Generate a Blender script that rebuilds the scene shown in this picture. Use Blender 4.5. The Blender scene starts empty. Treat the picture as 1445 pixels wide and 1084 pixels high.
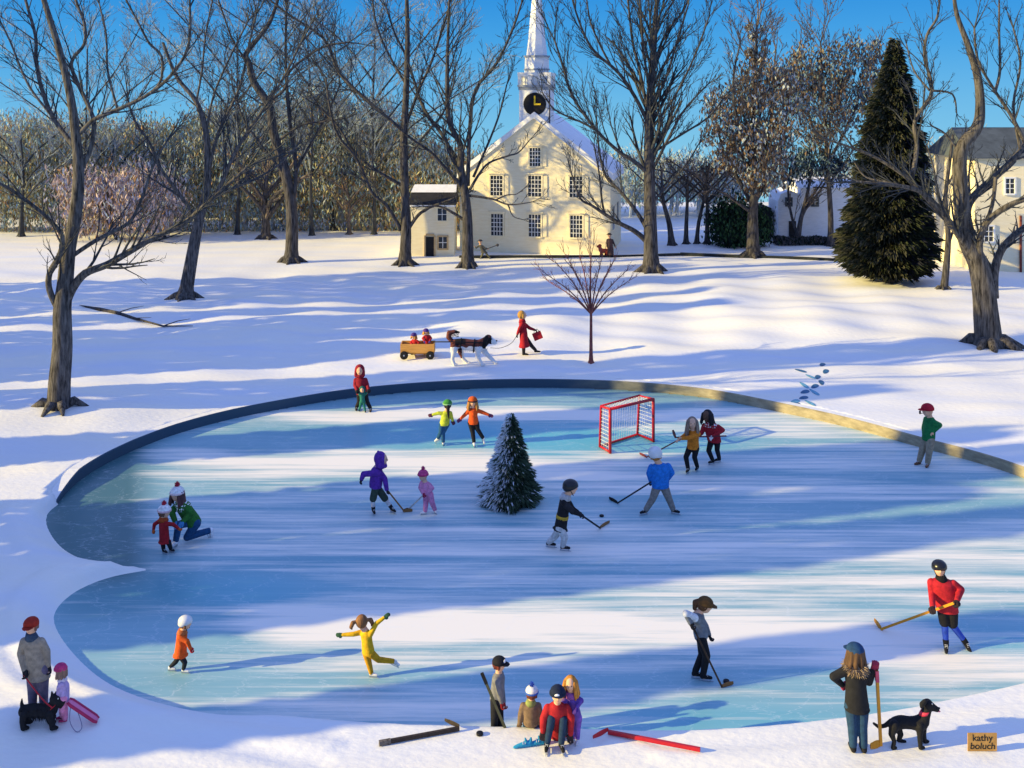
import bpy, bmesh, math, random
import numpy as np
from mathutils import Vector, Matrix, noise
R = math.radians
rng = random.Random(7)
C = bpy.context.scene.collection
F, HZ, CX, CH = 1500.0, 140.0, 722.5, 10.0      # focal length in photo pixels, horizon row, centre column, eye height
ICE = -0.27

def P(u, v, Y): return Vector(((u - CX) * Y / F, Y, CH - (v - HZ) * Y / F))
def GY(v, z=0.0): return (CH - z) * F / (v - HZ)
def G(u, v, z=0.0): return P(u, v, GY(v, z))
def hexc(h):
    h = h.lstrip('#'); c = [int(h[i:i+2], 16) / 255 for i in (0, 2, 4)]
    return tuple(x / 12.92 if x <= .04045 else ((x + .055) / 1.055) ** 2.4 for x in c)

# ------------------------------------------------------------------ materials
MATS = {}
def mat(name, col, rough=.8, var=.18, scale=6.0, bump=.0, stretch=(1, 1, 1), col2=None, metal=0, spec=.3, emit=0):
    if name in MATS: return MATS[name]
    m = bpy.data.materials.new(name); m.use_nodes = True
    nt = m.node_tree; b = nt.nodes['Principled BSDF']
    col = hexc(col) if isinstance(col, str) else col
    col2 = hexc(col2) if isinstance(col2, str) else col2
    b.inputs['Roughness'].default_value = rough; b.inputs['Metallic'].default_value = metal
    b.inputs['Specular IOR Level'].default_value = spec
    tc = nt.nodes.new('ShaderNodeTexCoord'); mp = nt.nodes.new('ShaderNodeMapping')
    mp.inputs['Scale'].default_value = stretch
    nz = nt.nodes.new('ShaderNodeTexNoise'); nz.inputs['Scale'].default_value = scale; nz.inputs['Detail'].default_value = 5
    nz.inputs['Roughness'].default_value = .65
    nt.links.new(tc.outputs['Object'], mp.inputs[0]); nt.links.new(mp.outputs[0], nz.inputs['Vector'])
    cr = nt.nodes.new('ShaderNodeValToRGB')
    lo = col2 if col2 else tuple(c * (1 - var * 1.6) for c in col)
    hi = col if col2 else tuple(min(1, c * (1 + var)) for c in col)
    cr.color_ramp.elements[0].position = .33; cr.color_ramp.elements[1].position = .67
    cr.color_ramp.elements[0].color = (*lo, 1); cr.color_ramp.elements[1].color = (*hi, 1)
    nt.links.new(nz.outputs['Fac'], cr.inputs[0]); nt.links.new(cr.outputs[0], b.inputs['Base Color'])
    if bump:
        bp = nt.nodes.new('ShaderNodeBump'); bp.inputs['Strength'].default_value = bump; bp.inputs['Distance'].default_value = .03
        nt.links.new(nz.outputs['Fac'], bp.inputs['Height']); nt.links.new(bp.outputs[0], b.inputs['Normal'])
    MATS[name] = m
    return m
def cloth(hx, var=.2): return mat('cloth_' + hx.lstrip('#'), hx, .85, var, 14, .15)

# ------------------------------------------------------------------ mesh building
class MB:
    def __init__(s): s.v = []; s.f = []; s.m = []; s.cur = 0
    def add(s, vs, fs):
        o = len(s.v); s.v += [tuple(x) for x in vs]; s.f += [tuple(i + o for i in f) for f in fs]; s.m += [s.cur] * len(fs)
    def box(s, c, d, rot=None):
        c = Vector(c); r = rot if rot is not None else Matrix.Identity(3)
        vs = [c + r @ Vector((x * d[0] / 2, y * d[1] / 2, z * d[2] / 2)) for x in (-1, 1) for y in (-1, 1) for z in (-1, 1)]
        s.add(vs, [(0, 1, 3, 2), (4, 6, 7, 5), (0, 4, 5, 1), (2, 3, 7, 6), (0, 2, 6, 4), (1, 5, 7, 3)])
    def bar(s, a, b, w, h=None, up=Vector((0, 0, 1))):
        a = Vector(a); b = Vector(b); h = h or w; d = (b - a)
        if d.length < 1e-6: return
        z = d.normalized()
        if abs(z.dot(up)) > .98: up = Vector((0, 1, 0))
        x = up.cross(z).normalized(); y = z.cross(x)
        s.box((a + b) / 2, (w, h, d.length), Matrix((x, y, z)).transposed())
    def tube(s, pts, rad, n=8, cap=True, up=None, flat=1.0):
        pts = [Vector(p) for p in pts]
        if not hasattr(rad, '__len__'): rad = [rad] * len(pts)
        t0 = (pts[1] - pts[0]).normalized()
        x = Vector((0, 1, 0)) if abs(t0.y) < .9 else Vector((1, 0, 0))
        if up is not None: x = up
        x = (x - t0 * x.dot(t0)).normalized(); vs = []; fs = []
        for i, p in enumerate(pts):
            t = (pts[min(i + 1, len(pts) - 1)] - pts[max(i - 1, 0)])
            t = t.normalized() if t.length > 1e-9 else t0
            x = (x - t * x.dot(t))
            x = x.normalized() if x.length > 1e-6 else t.orthogonal().normalized()
            y = t.cross(x)
            for k in range(n):
                a = 2 * math.pi * k / n
                vs.append(p + x * (math.cos(a) * rad[i] * flat) + y * (math.sin(a) * rad[i]))
        for i in range(len(pts) - 1):
            for k in range(n):
                k2 = (k + 1) % n
                fs.append((i * n + k, i * n + k2, (i + 1) * n + k2, (i + 1) * n + k))
        if cap:
            fs.append(tuple(reversed(range(n)))); fs.append(tuple(range((len(pts) - 1) * n, len(pts) * n)))
        s.add(vs, fs)
    def ball(s, c, r, sc=(1, 1, 1), rot=None, nu=12, nv=8):
        c = Vector(c); q = rot if rot is not None else Matrix.Identity(3); vs = [c + q @ Vector((0, 0, r * sc[2]))]; fs = []
        for j in range(1, nv):
            b = math.pi * j / nv
            for i in range(nu):
                a = 2 * math.pi * i / nu
                vs.append(c + q @ Vector((r * sc[0] * math.sin(b) * math.cos(a), r * sc[1] * math.sin(b) * math.sin(a), r * sc[2] * math.cos(b))))
        vs.append(c + q @ Vector((0, 0, -r * sc[2])))
        for i in range(nu): fs.append((0, 1 + i, 1 + (i + 1) % nu))
        for j in range(nv - 2):
            for i in range(nu):
                a = 1 + j * nu + i; b = 1 + j * nu + (i + 1) % nu
                fs.append((a, a + nu, b + nu, b))
        e = len(vs) - 1
        for i in range(nu): fs.append((e, 1 + (nv - 2) * nu + (i + 1) % nu, 1 + (nv - 2) * nu + i))
        s.add(vs, fs)
    def limb(s, pts, rad):                       # round-jointed tapering limb (for remeshing)
        for i in range(len(pts) - 1):
            a, b = Vector(pts[i]), Vector(pts[i + 1])
            if (b - a).length > 1e-5: s.tube([a, b], [rad[i], rad[i + 1]], 12)
        for p, r in zip(pts, rad): s.ball(p, r)
    def rings(s, rs, n=20):                      # rs: (centre, xvec, yvec) ellipses
        vs = []; fs = []
        for c, x, y in rs:
            for k in range(n):
                a = 2 * math.pi * k / n; vs.append(c + x * math.cos(a) + y * math.sin(a))
        for i in range(len(rs) - 1):
            for k in range(n):
                k2 = (k + 1) % n; fs.append((i * n + k, i * n + k2, (i + 1) * n + k2, (i + 1) * n + k))
        fs.append(tuple(reversed(range(n)))); fs.append(tuple(range((len(rs) - 1) * n, len(rs) * n)))
        s.add(vs, fs)
    def build(s, name, mats, parent=None, smooth=False, org=None):
        me = bpy.data.meshes.new(name)
        if org is None: org = parent['_org'] if parent is not None and '_org' in parent else (0, 0, 0)
        ox, oy, oz = org
        me.from_pydata([(x - ox, y - oy, z - oz) for x, y, z in s.v], [], s.f)
        for m in (mats if isinstance(mats, (list, tuple)) else [mats]): me.materials.append(m)
        if any(s.m): me.polygons.foreach_set('material_index', s.m)
        if smooth: me.polygons.foreach_set('use_smooth', [True] * len(me.polygons))
        me.update()
        o = bpy.data.objects.new(name, me); C.objects.link(o)
        if parent is not None: o.parent = parent; o['_org'] = list(org)
        else: o.location = org
        return o
BAKE = []
def bake(o, voxel, it=3, paint=None, mats=None):
    BAKE.append((o, voxel, it, paint, mats)); return o
def run_bake():
    for o, vx, it, paint, mats in BAKE:
        r = o.modifiers.new('r', 'REMESH'); r.mode = 'VOXEL'; r.voxel_size = vx; r.use_smooth_shade = True
        m = o.modifiers.new('s', 'SMOOTH'); m.factor = .5; m.iterations = it
    dg = bpy.context.evaluated_depsgraph_get()
    res = [bpy.data.meshes.new_from_object(o.evaluated_get(dg)) for o, *_ in BAKE]
    for (o, vx, it, paint, mats), me in zip(BAKE, res):
        ms = mats or list(o.data.materials); nm = o.data.name
        o.modifiers.clear(); old = o.data; o.data = me; bpy.data.meshes.remove(old); me.name = nm
        me.materials.clear()
        for k in ms: me.materials.append(k)
        me.polygons.foreach_set('use_smooth', [True] * len(me.polygons))
        if paint:
            org = Vector(o['_org']) if '_org' in o else o.location
            me.polygons.foreach_set('material_index', [paint(p.center + org) for p in me.polygons])
def tag(o, label=None, cat=None, group=None, kind=None):
    if label: o['label'] = label
    if cat: o['category'] = cat
    if group: o['group'] = group
    if kind: o['kind'] = kind
    return o
def thing(name, loc, label, cat, group=None, rz=0, local=False):
    o = bpy.data.objects.new(name, None); C.objects.link(o); o.location = loc; o.rotation_euler = (0, 0, rz)
    o.empty_display_size = .3
    o['_org'] = [0, 0, 0] if local else list(loc)
    return tag(o, label, cat, group)
def smooth_path(pts, k=4):
    """Catmull-Rom through the given vectors (tuples of any length)."""
    out = []; n = len(pts)
    for i in range(n - 1):
        p0, p1, p2, p3 = pts[max(i - 1, 0)], pts[i], pts[i + 1], pts[min(i + 2, n - 1)]
        for j in range(k):
            t = j / k
            out.append(tuple(.5 * (2 * b + (c - a) * t + (2 * a - 5 * b + 4 * c - d) * t * t + (3 * b - a - 3 * c + d) * t ** 3) for a, b, c, d in zip(p0, p1, p2, p3)))
    out.append(tuple(pts[-1])); return out

# ------------------------------------------------------------------ pond outline: (u, v, reference z, slope width)
OUT = [(190, 622, 0, .02), (250, 600, 0, .02), (330, 579, 0, .02), (420, 562, 0, .02), (500, 550, 0, .02), (600, 541, 0, .02), (700, 537, 0, .02), (800, 537, 0, .02),
       (900, 541, 0, .02), (1000, 551, 0, .02), (1100, 570, 0, .02), (1200, 592, 0, .02), (1300, 619, 0, .02), (1380, 640, 0, .02), (1445, 661, 0, .02), (1560, 705, 0, .02), (1680, 780, 0, .02),
       (1700, 850, ICE, 1), (1600, 915, ICE, .9), (1500, 948, 0, .5), (1445, 962, 0, .4), (1350, 983, 0, .3), (1250, 1003, 0, .3), (1100, 1022, 0, .3), (960, 1030, 0, .3), (840, 1028, 0, .25), (700, 1024, 0, .25),
       (600, 1022, 0, .25), (480, 1016, 0, .3), (400, 1010, ICE, .5), (330, 1002, ICE, .7), (250, 985, ICE, .9), (190, 964, ICE, 1.0), (150, 940, ICE, 1.0), (115, 905, ICE, 1.0), (95, 875, ICE, .9),
       (98, 855, ICE, .8), (120, 834, ICE, .6), (160, 817, ICE, .45), (215, 806, ICE, .35), (228, 803, ICE, .3), (215, 800, ICE, .35), (180, 799, ICE, .45), (140, 791, ICE, .6), (105, 773, ICE, .8), (85, 748, ICE, .9), (74, 724, ICE * .8, .5), (84, 693, 0, .02), (113, 664, 0, .02), (150, 641, 0, .02)]
poly = []
for u, v, z, w in OUT:
    if z == 0 and w > .1: v -= 46 * w
    g = G(u, v, z); poly.append((g.x, g.y, w))
POLY = np.array(smooth_path(poly + [poly[0]], 5)[:-1])
def pond_sd(x, y):
    """signed distance to the pond outline (negative inside) and slope width, for arrays."""
    A = POLY; B = np.roll(POLY, -1, 0)
    best = np.full(x.shape, 1e9); wid = np.zeros(x.shape); ins = np.zeros(x.shape, bool)
    for a, b in zip(A, B):
        dx, dy = b[0] - a[0], b[1] - a[1]; L = dx * dx + dy * dy + 1e-12
        t = np.clip(((x - a[0]) * dx + (y - a[1]) * dy) / L, 0, 1)
        d = np.hypot(x - a[0] - t * dx, y - a[1] - t * dy)
        m = d < best; best = np.where(m, d, best); wid = np.where(m, a[2] + (b[2] - a[2]) * t, wid)
        c = ((a[1] > y) != (b[1] > y)) & (x < (b[0] - a[0]) * (y - a[1]) / (b[1] - a[1] + 1e-12) + a[0])
        ins ^= c
    return np.where(ins, -best, best), wid
def grid_mesh(name, xs, ys, Z, keep=None):
    nx, ny = len(xs), len(ys)
    X, Yy = np.meshgrid(xs, ys)
    co = np.stack([X, Yy, Z], -1).reshape(-1, 3)
    i = np.arange((ny - 1) * nx).reshape(ny - 1, nx)[:, :-1].ravel()
    q = np.stack([i, i + 1, i + nx + 1, i + nx], -1)
    if keep is not None:
        k = keep.ravel(); q = q[k[q].all(1)]
        used = np.zeros(len(co), bool); used[q.ravel()] = True
        idx = np.cumsum(used) - 1; co = co[used]; q = idx[q]
    else: used = np.ones(len(co), bool)
    me = bpy.data.meshes.new(name)
    me.vertices.add(len(co)); me.vertices.foreach_set('co', co.ravel())
    me.loops.add(len(q) * 4); me.loops.foreach_set('vertex_index', q.ravel().astype(np.int32))
    me.polygons.add(len(q)); me.polygons.foreach_set('loop_start', np.arange(0, len(q) * 4, 4, dtype=np.int32))
    me.polygons.foreach_set('use_smooth', np.ones(len(q), bool))
    me.update(); me.validate()
    return me, used, co
def smoothstep(t): t = np.clip(t, 0, 1); return t * t * (3 - 2 * t)
def spread(a, b, step): return list(np.arange(a, b, step))
def hnoise(x, y):
    return (.05 * np.sin(x * .55 + 1.3 * np.sin(y * .31)) * np.sin(y * .42 + .8) + .035 * np.sin(x * 1.3 + y * .9) * np.sin(y * 1.1 - x * .3)
            + .10 * np.sin(x * .11 + 2) * np.sin(y * .17 + 1))
def ground_z(x, y):
    x = np.asarray(x, float); y = np.asarray(y, float)
    d, w = pond_sd(x, y)
    wall = w < .05
    far = smoothstep((d - w) / 2.5)
    z = hnoise(x, y) * far * (1 + 1.6 * smoothstep((y - 39) / 6) - 1.9 * smoothstep((y - 57) / 6))
    z = z + np.where(w > .28, 1, 0) * .030 * np.sin(d * 8.5 + .6 * np.sin(x * .7 + y * .5)) * np.exp(-((d - 1.1) / .8) ** 2)
    z = z + .55 * np.exp(-(((x - 17) / 7) ** 2 + ((y - 47) / 4.5) ** 2))          # mound by the big right tree
    z = z + .35 * np.exp(-(((x + 16) / 6) ** 2 + ((y - 34) / 3) ** 2)) * far
    z = z + .25 * np.exp(-(((x + 8) / 2.2) ** 2 + ((y - 17.2) / .9) ** 2)) * smoothstep(d / 1.2)
    s = np.where(wall, np.where(d > .26, 1.0, 0.0), smoothstep(d / np.maximum(w, .05)))
    z = z * s - .33 * (1 - s)
    z = z - .25 * np.maximum(0, y - 103)
    z = np.where(d <= (np.where(wall, .26, -.05)), np.minimum(z, -.62 + .15 * np.exp(np.minimum(d, 0) * 8)), z)
    return z
def gz(x, y): return float(ground_z(np.array([x]), np.array([y]))[0])
# snow
ys = [5.0]
while ys[-1] < 95: ys.append(ys[-1] + max(.055, min(.9, ys[-1] ** 2 / 15000 * 2.6)))
ys += [98., 103., 108., 115., 130., 150., 175.]
xs = [-200, -140, -100] + spread(-70, -17, 1.2) + spread(-17, 19, .12) + spread(19, 70, 1.2) + [72, 100, 140, 200]
xs = np.array(xs, float); ys = np.array(ys, float)
X, Yg = np.meshgrid(xs, ys)
me, _, _ = grid_mesh('snow_ground', xs, ys, ground_z(X, Yg))
def snow_mat():
    m = bpy.data.materials.new('snow'); m.use_nodes = True; nt = m.node_tree; b = nt.nodes['Principled BSDF']
    tc = nt.nodes.new('ShaderNodeTexCoord')
    def nz(scale, st, det=6):
        mp = nt.nodes.new('ShaderNodeMapping'); mp.inputs['Scale'].default_value = st
        n = nt.nodes.new('ShaderNodeTexNoise'); n.inputs['Scale'].default_value = scale; n.inputs['Detail'].default_value = det
        nt.links.new(tc.outputs['Object'], mp.inputs[0]); nt.links.new(mp.outputs[0], n.inputs[0]); return n
    a = nz(.5, (.25, 1.2, 1)); c = nz(7, (.7, 1.3, 1), 9)
    cr = nt.nodes.new('ShaderNodeValToRGB'); cr.color_ramp.elements[0].position = .3; cr.color_ramp.elements[1].position = .65
    cr.color_ramp.elements[0].color = (.77, .79, .82, 1); cr.color_ramp.elements[1].color = (.90, .86, .74, 1)
    nt.links.new(a.outputs['Fac'], cr.inputs[0]); nt.links.new(cr.outputs[0], b.inputs['Base Color'])
    b.inputs['Roughness'].default_value = .75; b.inputs['Specular IOR Level'].default_value = .15
    ad = nt.nodes.new('ShaderNodeMath'); ad.operation = 'ADD'
    mu = nt.nodes.new('ShaderNodeMath'); mu.operation = 'MULTIPLY'; mu.inputs[1].default_value = .25
    nt.links.new(c.outputs['Fac'], mu.inputs[0]); nt.links.new(a.outputs['Fac'], ad.inputs[0]); nt.links.new(mu.outputs[0], ad.inputs[1])
    bp = nt.nodes.new('ShaderNodeBump'); bp.inputs['Strength'].default_value = .6; bp.inputs['Distance'].default_value = .10
    nt.links.new(ad.outputs[0], bp.inputs['Height']); nt.links.new(bp.outputs[0], b.inputs['Normal'])
    return m
SNOW = snow_mat(); me.materials.append(SNOW)
o = bpy.data.objects.new('snow_ground', me); C.objects.link(o); tag(o, 'snow covered park ground around the pond', None, None, 'structure')
# ice
def band(u, v, u0, u1, v0, v1, tilt=0, su=60, sv=7):
    vv = v - tilt * (u - (u0 + u1) / 2) / 1000.
    def s(a, w): return 1 / (1 + np.exp(-a / w))
    return s(u - u0, su) * s(u1 - u, su) * s(vv - v0, sv) * s(v1 - vv, sv)
ix = np.arange(-14, 30, .085)
iy = [15.5]
while iy[-1] < 42: iy.append(iy[-1] + max(.05, iy[-1] ** 2 / 15000 * 2.2))
iy = np.array(iy)
X, Yg = np.meshgrid(ix, iy); d, w = pond_sd(X, Yg)
ice_me, used, co = grid_mesh('pond_ice', ix, iy, np.full(X.shape, ICE), d < np.maximum(.14, .5 * w))
U = CX + co[:, 0] * F / co[:, 1]; V = HZ + (CH - ICE) * F / co[:, 1]
V = V + 3 * np.sin(U * .013 + V * .02) + 2 * np.sin(U * .031 - V * .05)
dust_light = .30 + 0 * U  # pale bands: snow dust mixed with painted sunlight
for a in [(370, 1040, 577, 592, 0, 1.0, 60), (840, 1250, 588, 612, 20, .35, 80), (270, 900, 642, 668, 28, 1.0, 50), (800, 1600, 690, 702, 10, .3, 120), (600, 1500, 738, 762, 10, .35, 100), (350, 900, 735, 780, 0, .25, 90), (700, 1500, 782, 792, 0, .35, 90),
          (600, 1500, 808, 828, 8, .5, 90), (340, 1330, 866, 914, 25, 1.0, 25), (1000, 1500, 835, 846, 8, .8, 90), (1290, 1560, 930, 962, -30, .9, 40), (420, 1200, 928, 948, 0, .55, 90), (640, 1180, 975, 1000, 0, .5, 70), (300, 800, 990, 1030, 0, .35, 90)]:
    dust_light = dust_light + a[5] * band(U, V, a[0], a[1], a[2], a[3], a[4], a[6], 3.0)
bare = 0 * U  # dark bands: bare ice mixed with painted shade
for a in [(-50, 185, 600, 812, 0, 1.0, 20), (60, 420, 812, 858, -10, .95, 35), (60, 330, 868, 1000, 0, .55, 50), (120, 1600, 530, 572, 0, .85, 60), (170, 720, 594, 636, 0, .55, 60),
          (560, 1000, 600, 634, 0, .5, 60), (700, 1600, 704, 722, 8, .45, 60), (850, 1320, 985, 1040, 0, .6, 50), (900, 1300, 955, 975, 0, .35, 60), (1100, 1600, 860, 905, 30, .4, 80), (500, 1000, 950, 968, 0, .3, 70), (500, 1500, 715, 735, 10, .25, 80)]:
    bare = bare + a[5] * band(U, V, a[0], a[1], a[2], a[3], a[4], a[6], 4.0)
aqua = band(U, V, 560, 1000, 596, 640, 0, 70, 6) + .7 * band(U, V, 60, 430, 815, 860, 0, 50, 6) + .5 * band(U, V, 850, 1250, 1000, 1045, 0, 60, 8) + .5 * band(U, V, 1150, 1500, 880, 920, 0, 60, 8)
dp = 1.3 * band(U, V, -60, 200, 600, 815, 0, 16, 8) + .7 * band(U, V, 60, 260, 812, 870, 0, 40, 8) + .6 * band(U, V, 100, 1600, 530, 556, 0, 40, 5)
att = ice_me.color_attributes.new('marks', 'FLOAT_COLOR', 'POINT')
att.data.foreach_set('color', np.stack([np.clip(dust_light, 0, 1.3), np.clip(bare, 0, 1), np.clip(aqua, 0, 1), np.clip(dp, 0, 1)], -1).ravel().astype(np.float32))
def ice_mat():
    m = bpy.data.materials.new('ice'); m.use_nodes = True; nt = m.node_tree; b = nt.nodes['Principled BSDF']; L = nt.links
    tc = nt.nodes.new('ShaderNodeTexCoord')
    at = nt.nodes.new('ShaderNodeAttribute'); at.attribute_name = 'marks'
    sp = nt.nodes.new('ShaderNodeSeparateColor'); L.new(at.outputs['Color'], sp.inputs[0])
    def nz(scale, st, det=6, ro=.6):
        mp = nt.nodes.new('ShaderNodeMapping'); mp.inputs['Scale'].default_value = st
        n = nt.nodes.new('ShaderNodeTexNoise'); n.inputs['Scale'].default_value = scale; n.inputs['Detail'].default_value = det; n.inputs['Roughness'].default_value = ro
        L.new(tc.outputs['Object'], mp.inputs[0]); L.new(mp.outputs[0], n.inputs[0]); return n
    def math_(op, a, c, clamp=False):
        n = nt.nodes.new('ShaderNodeMath'); n.operation = op; n.use_clamp = clamp
        for i, x in enumerate((a, c)):
            if isinstance(x, (int, float)): n.inputs[i].default_value = x
            else: L.new(x, n.inputs[i])
        return n.outputs[0]
    def mix(f, a, c):
        n = nt.nodes.new('ShaderNodeMix'); n.data_type = 'RGBA'
        for s_, x in (('Factor', f), ('A', a), ('B', c)):
            so = [q for q in n.inputs if q.name == s_ and (q.type == 'RGBA' or s_ == 'Factor')][0]
            if isinstance(x, tuple): so.default_value = (*x, 1)
            elif isinstance(x, (int, float)): so.default_value = x
            else: L.new(x, so)
        return [q for q in n.outputs if q.type == 'RGBA'][0]
    s1 = nz(1.0, (.10, 1.6, 1), 7, .62); s2 = nz(2.2, (.12, 3.2, 1), 8, .7); s3 = nz(14, (.6, 2, 1), 4)
    k = math_('ADD', math_('MULTIPLY', math_('SUBTRACT', s1.outputs['Fac'], .5), 3.4), math_('MULTIPLY', math_('SUBTRACT', s2.outputs['Fac'], .5), 2.3))
    du = math_('ADD', sp.outputs[0], k)
    du = math_('SUBTRACT', du, math_('MULTIPLY', sp.outputs[1], 1.25), True)
    ice1 = mix(s2.outputs['Fac'], (.15, .37, .43), (.38, .57, .62))
    s4 = nz(.8, (.14, 1.1, 1), 5, .6); tl = math_('MULTIPLY', math_('SUBTRACT', s4.outputs['Fac'], .48), 4.5, True)
    ice1 = mix(math_('MULTIPLY', tl, .6), ice1, (.13, .36, .44))
    ice1 = mix(sp.outputs[2], ice1, (.10, .46, .58))
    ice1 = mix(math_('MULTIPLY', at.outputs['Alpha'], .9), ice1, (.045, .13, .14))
    col = mix(du, ice1, (.90, .86, .76))
    vo = nt.nodes.new('ShaderNodeTexVoronoi'); vo.feature = 'DISTANCE_TO_EDGE'; vo.inputs['Scale'].default_value = .55
    mpv = nt.nodes.new('ShaderNodeVectorMath'); mpv.operation = 'MULTIPLY_ADD'; mpv.inputs[1].default_value = (1.6, 1.6, 1.6); L.new(s1.outputs['Color'], mpv.inputs[0]); L.new(tc.outputs['Object'], mpv.inputs[2]); L.new(mpv.outputs[0], vo.inputs['Vector'])
    cut = math_('LESS_THAN', vo.outputs['Distance'], .006); vo2 = nt.nodes.new('ShaderNodeTexVoronoi'); vo2.feature = 'DISTANCE_TO_EDGE'; vo2.inputs['Scale'].default_value = 1.3; L.new(mpv.outputs[0], vo2.inputs['Vector'])
    cut = math_('MULTIPLY', math_('ADD', cut, math_('LESS_THAN', vo2.outputs['Distance'], .007)), .20, True)
    col = mix(cut, col, (.80, .84, .86))
    L.new(col, b.inputs['Base Color'])
    rr = math_('ADD', math_('MULTIPLY', du, .35), .32)
    L.new(rr, b.inputs['Roughness']); b.inputs['Specular IOR Level'].default_value = .25
    bp = nt.nodes.new('ShaderNodeBump'); bp.inputs['Strength'].default_value = .12; bp.inputs['Distance'].default_value = .02
    L.new(math_('ADD', du, math_('MULTIPLY', s3.outputs['Fac'], .3)), bp.inputs['Height']); L.new(bp.outputs[0], b.inputs['Normal'])
    return m
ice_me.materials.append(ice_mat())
o = bpy.data.objects.new('pond_ice', ice_me); C.objects.link(o); tag(o, 'streaky frozen pond used as skating rink', None, None, 'structure')
# rim wall along the far side
seg = [i for i in range(len(POLY)) if POLY[i][2] < .09]
order = sorted(seg, key=lambda i: i if i < len(POLY) - 30 else i - len(POLY))
pp = [Vector((POLY[i][0], POLY[i][1], 0)) for i in order]
mb = MB(); rs = []
for i, p in enumerate(pp):
    t = (pp[min(i + 1, len(pp) - 1)] - pp[max(i - 1, 0)]).normalized(); n = Vector((-t.y, t.x, 0))   # outward (left of travel)
    k = min(1, i / 6)
    rs.append([p + Vector((0, 0, -.6)), p + Vector((0, 0, .015 - .2 * (1 - k))), p + n * .03 + Vector((0, 0, .04 - .2 * (1 - k))), p + n * .30 + Vector((0, 0, .04 - .2 * (1 - k))), p + n * .34 + Vector((0, 0, .0 - .2 * (1 - k))), p + n * .34 + Vector((0, 0, -.6))])
vs = [q for r_ in rs for q in r_]; fs = []
for i in range(len(rs) - 1):
    for k in range(5): fs.append((i * 6 + k, i * 6 + k + 1, (i + 1) * 6 + k + 1, (i + 1) * 6 + k))
fs += [tuple(range(6)), tuple(reversed(range((len(rs) - 1) * 6, len(rs) * 6)))]
mb.add(vs, fs)
for i in range(len(mb.m) - 2):
    if i % 5 in (2, 3, 4): mb.m[i] = 1
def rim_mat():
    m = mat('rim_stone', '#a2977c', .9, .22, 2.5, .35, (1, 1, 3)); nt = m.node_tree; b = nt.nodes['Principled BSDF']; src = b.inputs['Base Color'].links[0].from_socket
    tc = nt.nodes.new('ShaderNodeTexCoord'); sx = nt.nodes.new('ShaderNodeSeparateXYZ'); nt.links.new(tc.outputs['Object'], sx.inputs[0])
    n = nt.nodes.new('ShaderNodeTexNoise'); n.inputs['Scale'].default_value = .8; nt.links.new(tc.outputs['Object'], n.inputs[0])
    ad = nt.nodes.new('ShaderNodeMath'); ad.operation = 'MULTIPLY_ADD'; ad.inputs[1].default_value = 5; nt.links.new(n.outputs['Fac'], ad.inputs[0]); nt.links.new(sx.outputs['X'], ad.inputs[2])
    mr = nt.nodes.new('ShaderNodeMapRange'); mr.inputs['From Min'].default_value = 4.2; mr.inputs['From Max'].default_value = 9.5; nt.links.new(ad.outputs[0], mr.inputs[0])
    mx = nt.nodes.new('ShaderNodeMix'); mx.data_type = 'RGBA'; q = [k for k in mx.inputs if k.type == 'RGBA']; q[0].default_value = (.048, .088, .125, 1)  # shade on the left stretch painted in as dark blue
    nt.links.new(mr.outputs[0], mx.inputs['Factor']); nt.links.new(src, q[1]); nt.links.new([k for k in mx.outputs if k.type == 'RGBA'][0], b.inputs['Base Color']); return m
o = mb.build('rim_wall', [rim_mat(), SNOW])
tag(o, 'low stone kerb, painted shade-dark at the left and tan at the right, curving round the far side of the pond', 'stone kerb')

# ------------------------------------------------------------------ trees
BARK = mat('bark', (.17, .155, .145), .9, 0, 13, 1.0, (1, 1, .16), (.008, .007, .008))
BARK_DARK = mat('bark_dark', (.115, .105, .105), .9, 0, 11, 1.0, (1, 1, .16), (.005, .005, .006))
BARK_GREY = mat('bark_grey', (.17, .15, .13), .9, 0, 11, 1.0, (1, 1, .14), (.010, .008, .007))
TWIG = mat('twig', (.05, .055, .062), .9, .3, 3)
TWIG_PALE = mat('twig_pale', (.26, .31, .36), .9, .3, 3)
TWIG_BROWN = mat('twig_brown', (.15, .12, .10), .9, .3, 3)
def perp(d, r):
    v = Vector((r.uniform(-1, 1), r.uniform(-1, 1), r.uniform(-1, 1))); v = v - d * v.dot(d)
    return v.normalized() if v.length > 1e-3 else d.orthogonal().normalized()
def grow(mb, p, d, L, r0, depth, rmin, r, up=.25, n0=None, ang=(22, 48)):
    n = 4 if L > 1.2 else 3; pts = [p]; rad = [r0]; dd = d.copy(); bend = perp(d, r) * r.uniform(.05, .28)
    for i in range(n):
        dd = (dd + bend / n * 1.5 + Vector((0, 0, up / n)) + perp(dd, r) * .10).normalized()
        pts.append(pts[-1] + dd * (L / n)); rad.append(max(rmin * .6, r0 * (1 - .72 * (i + 1) / n)))
    mb.tube(pts, rad, 4 if r0 > rmin * 2 else 3, False)
    if depth <= 0: return
    k = n0 if n0 else max(2, int(L / .75) + 2)
    for i in range(k):
        t = .22 + .76 * (i + r.random()) / k; q = t * n; j = min(int(q), n - 1); f = q - j
        b = pts[j].lerp(pts[j + 1], f); tg = (pts[j + 1] - pts[j]).normalized()
        a = R(r.uniform(*ang)); c = (tg * math.cos(a) + perp(tg, r) * math.sin(a)).normalized()
        grow(mb, b, c, L * r.uniform(.34, .62) * (1.15 - .5 * t), max(rmin, rad[j] * .55), depth - 1, rmin, r, up)
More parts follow.
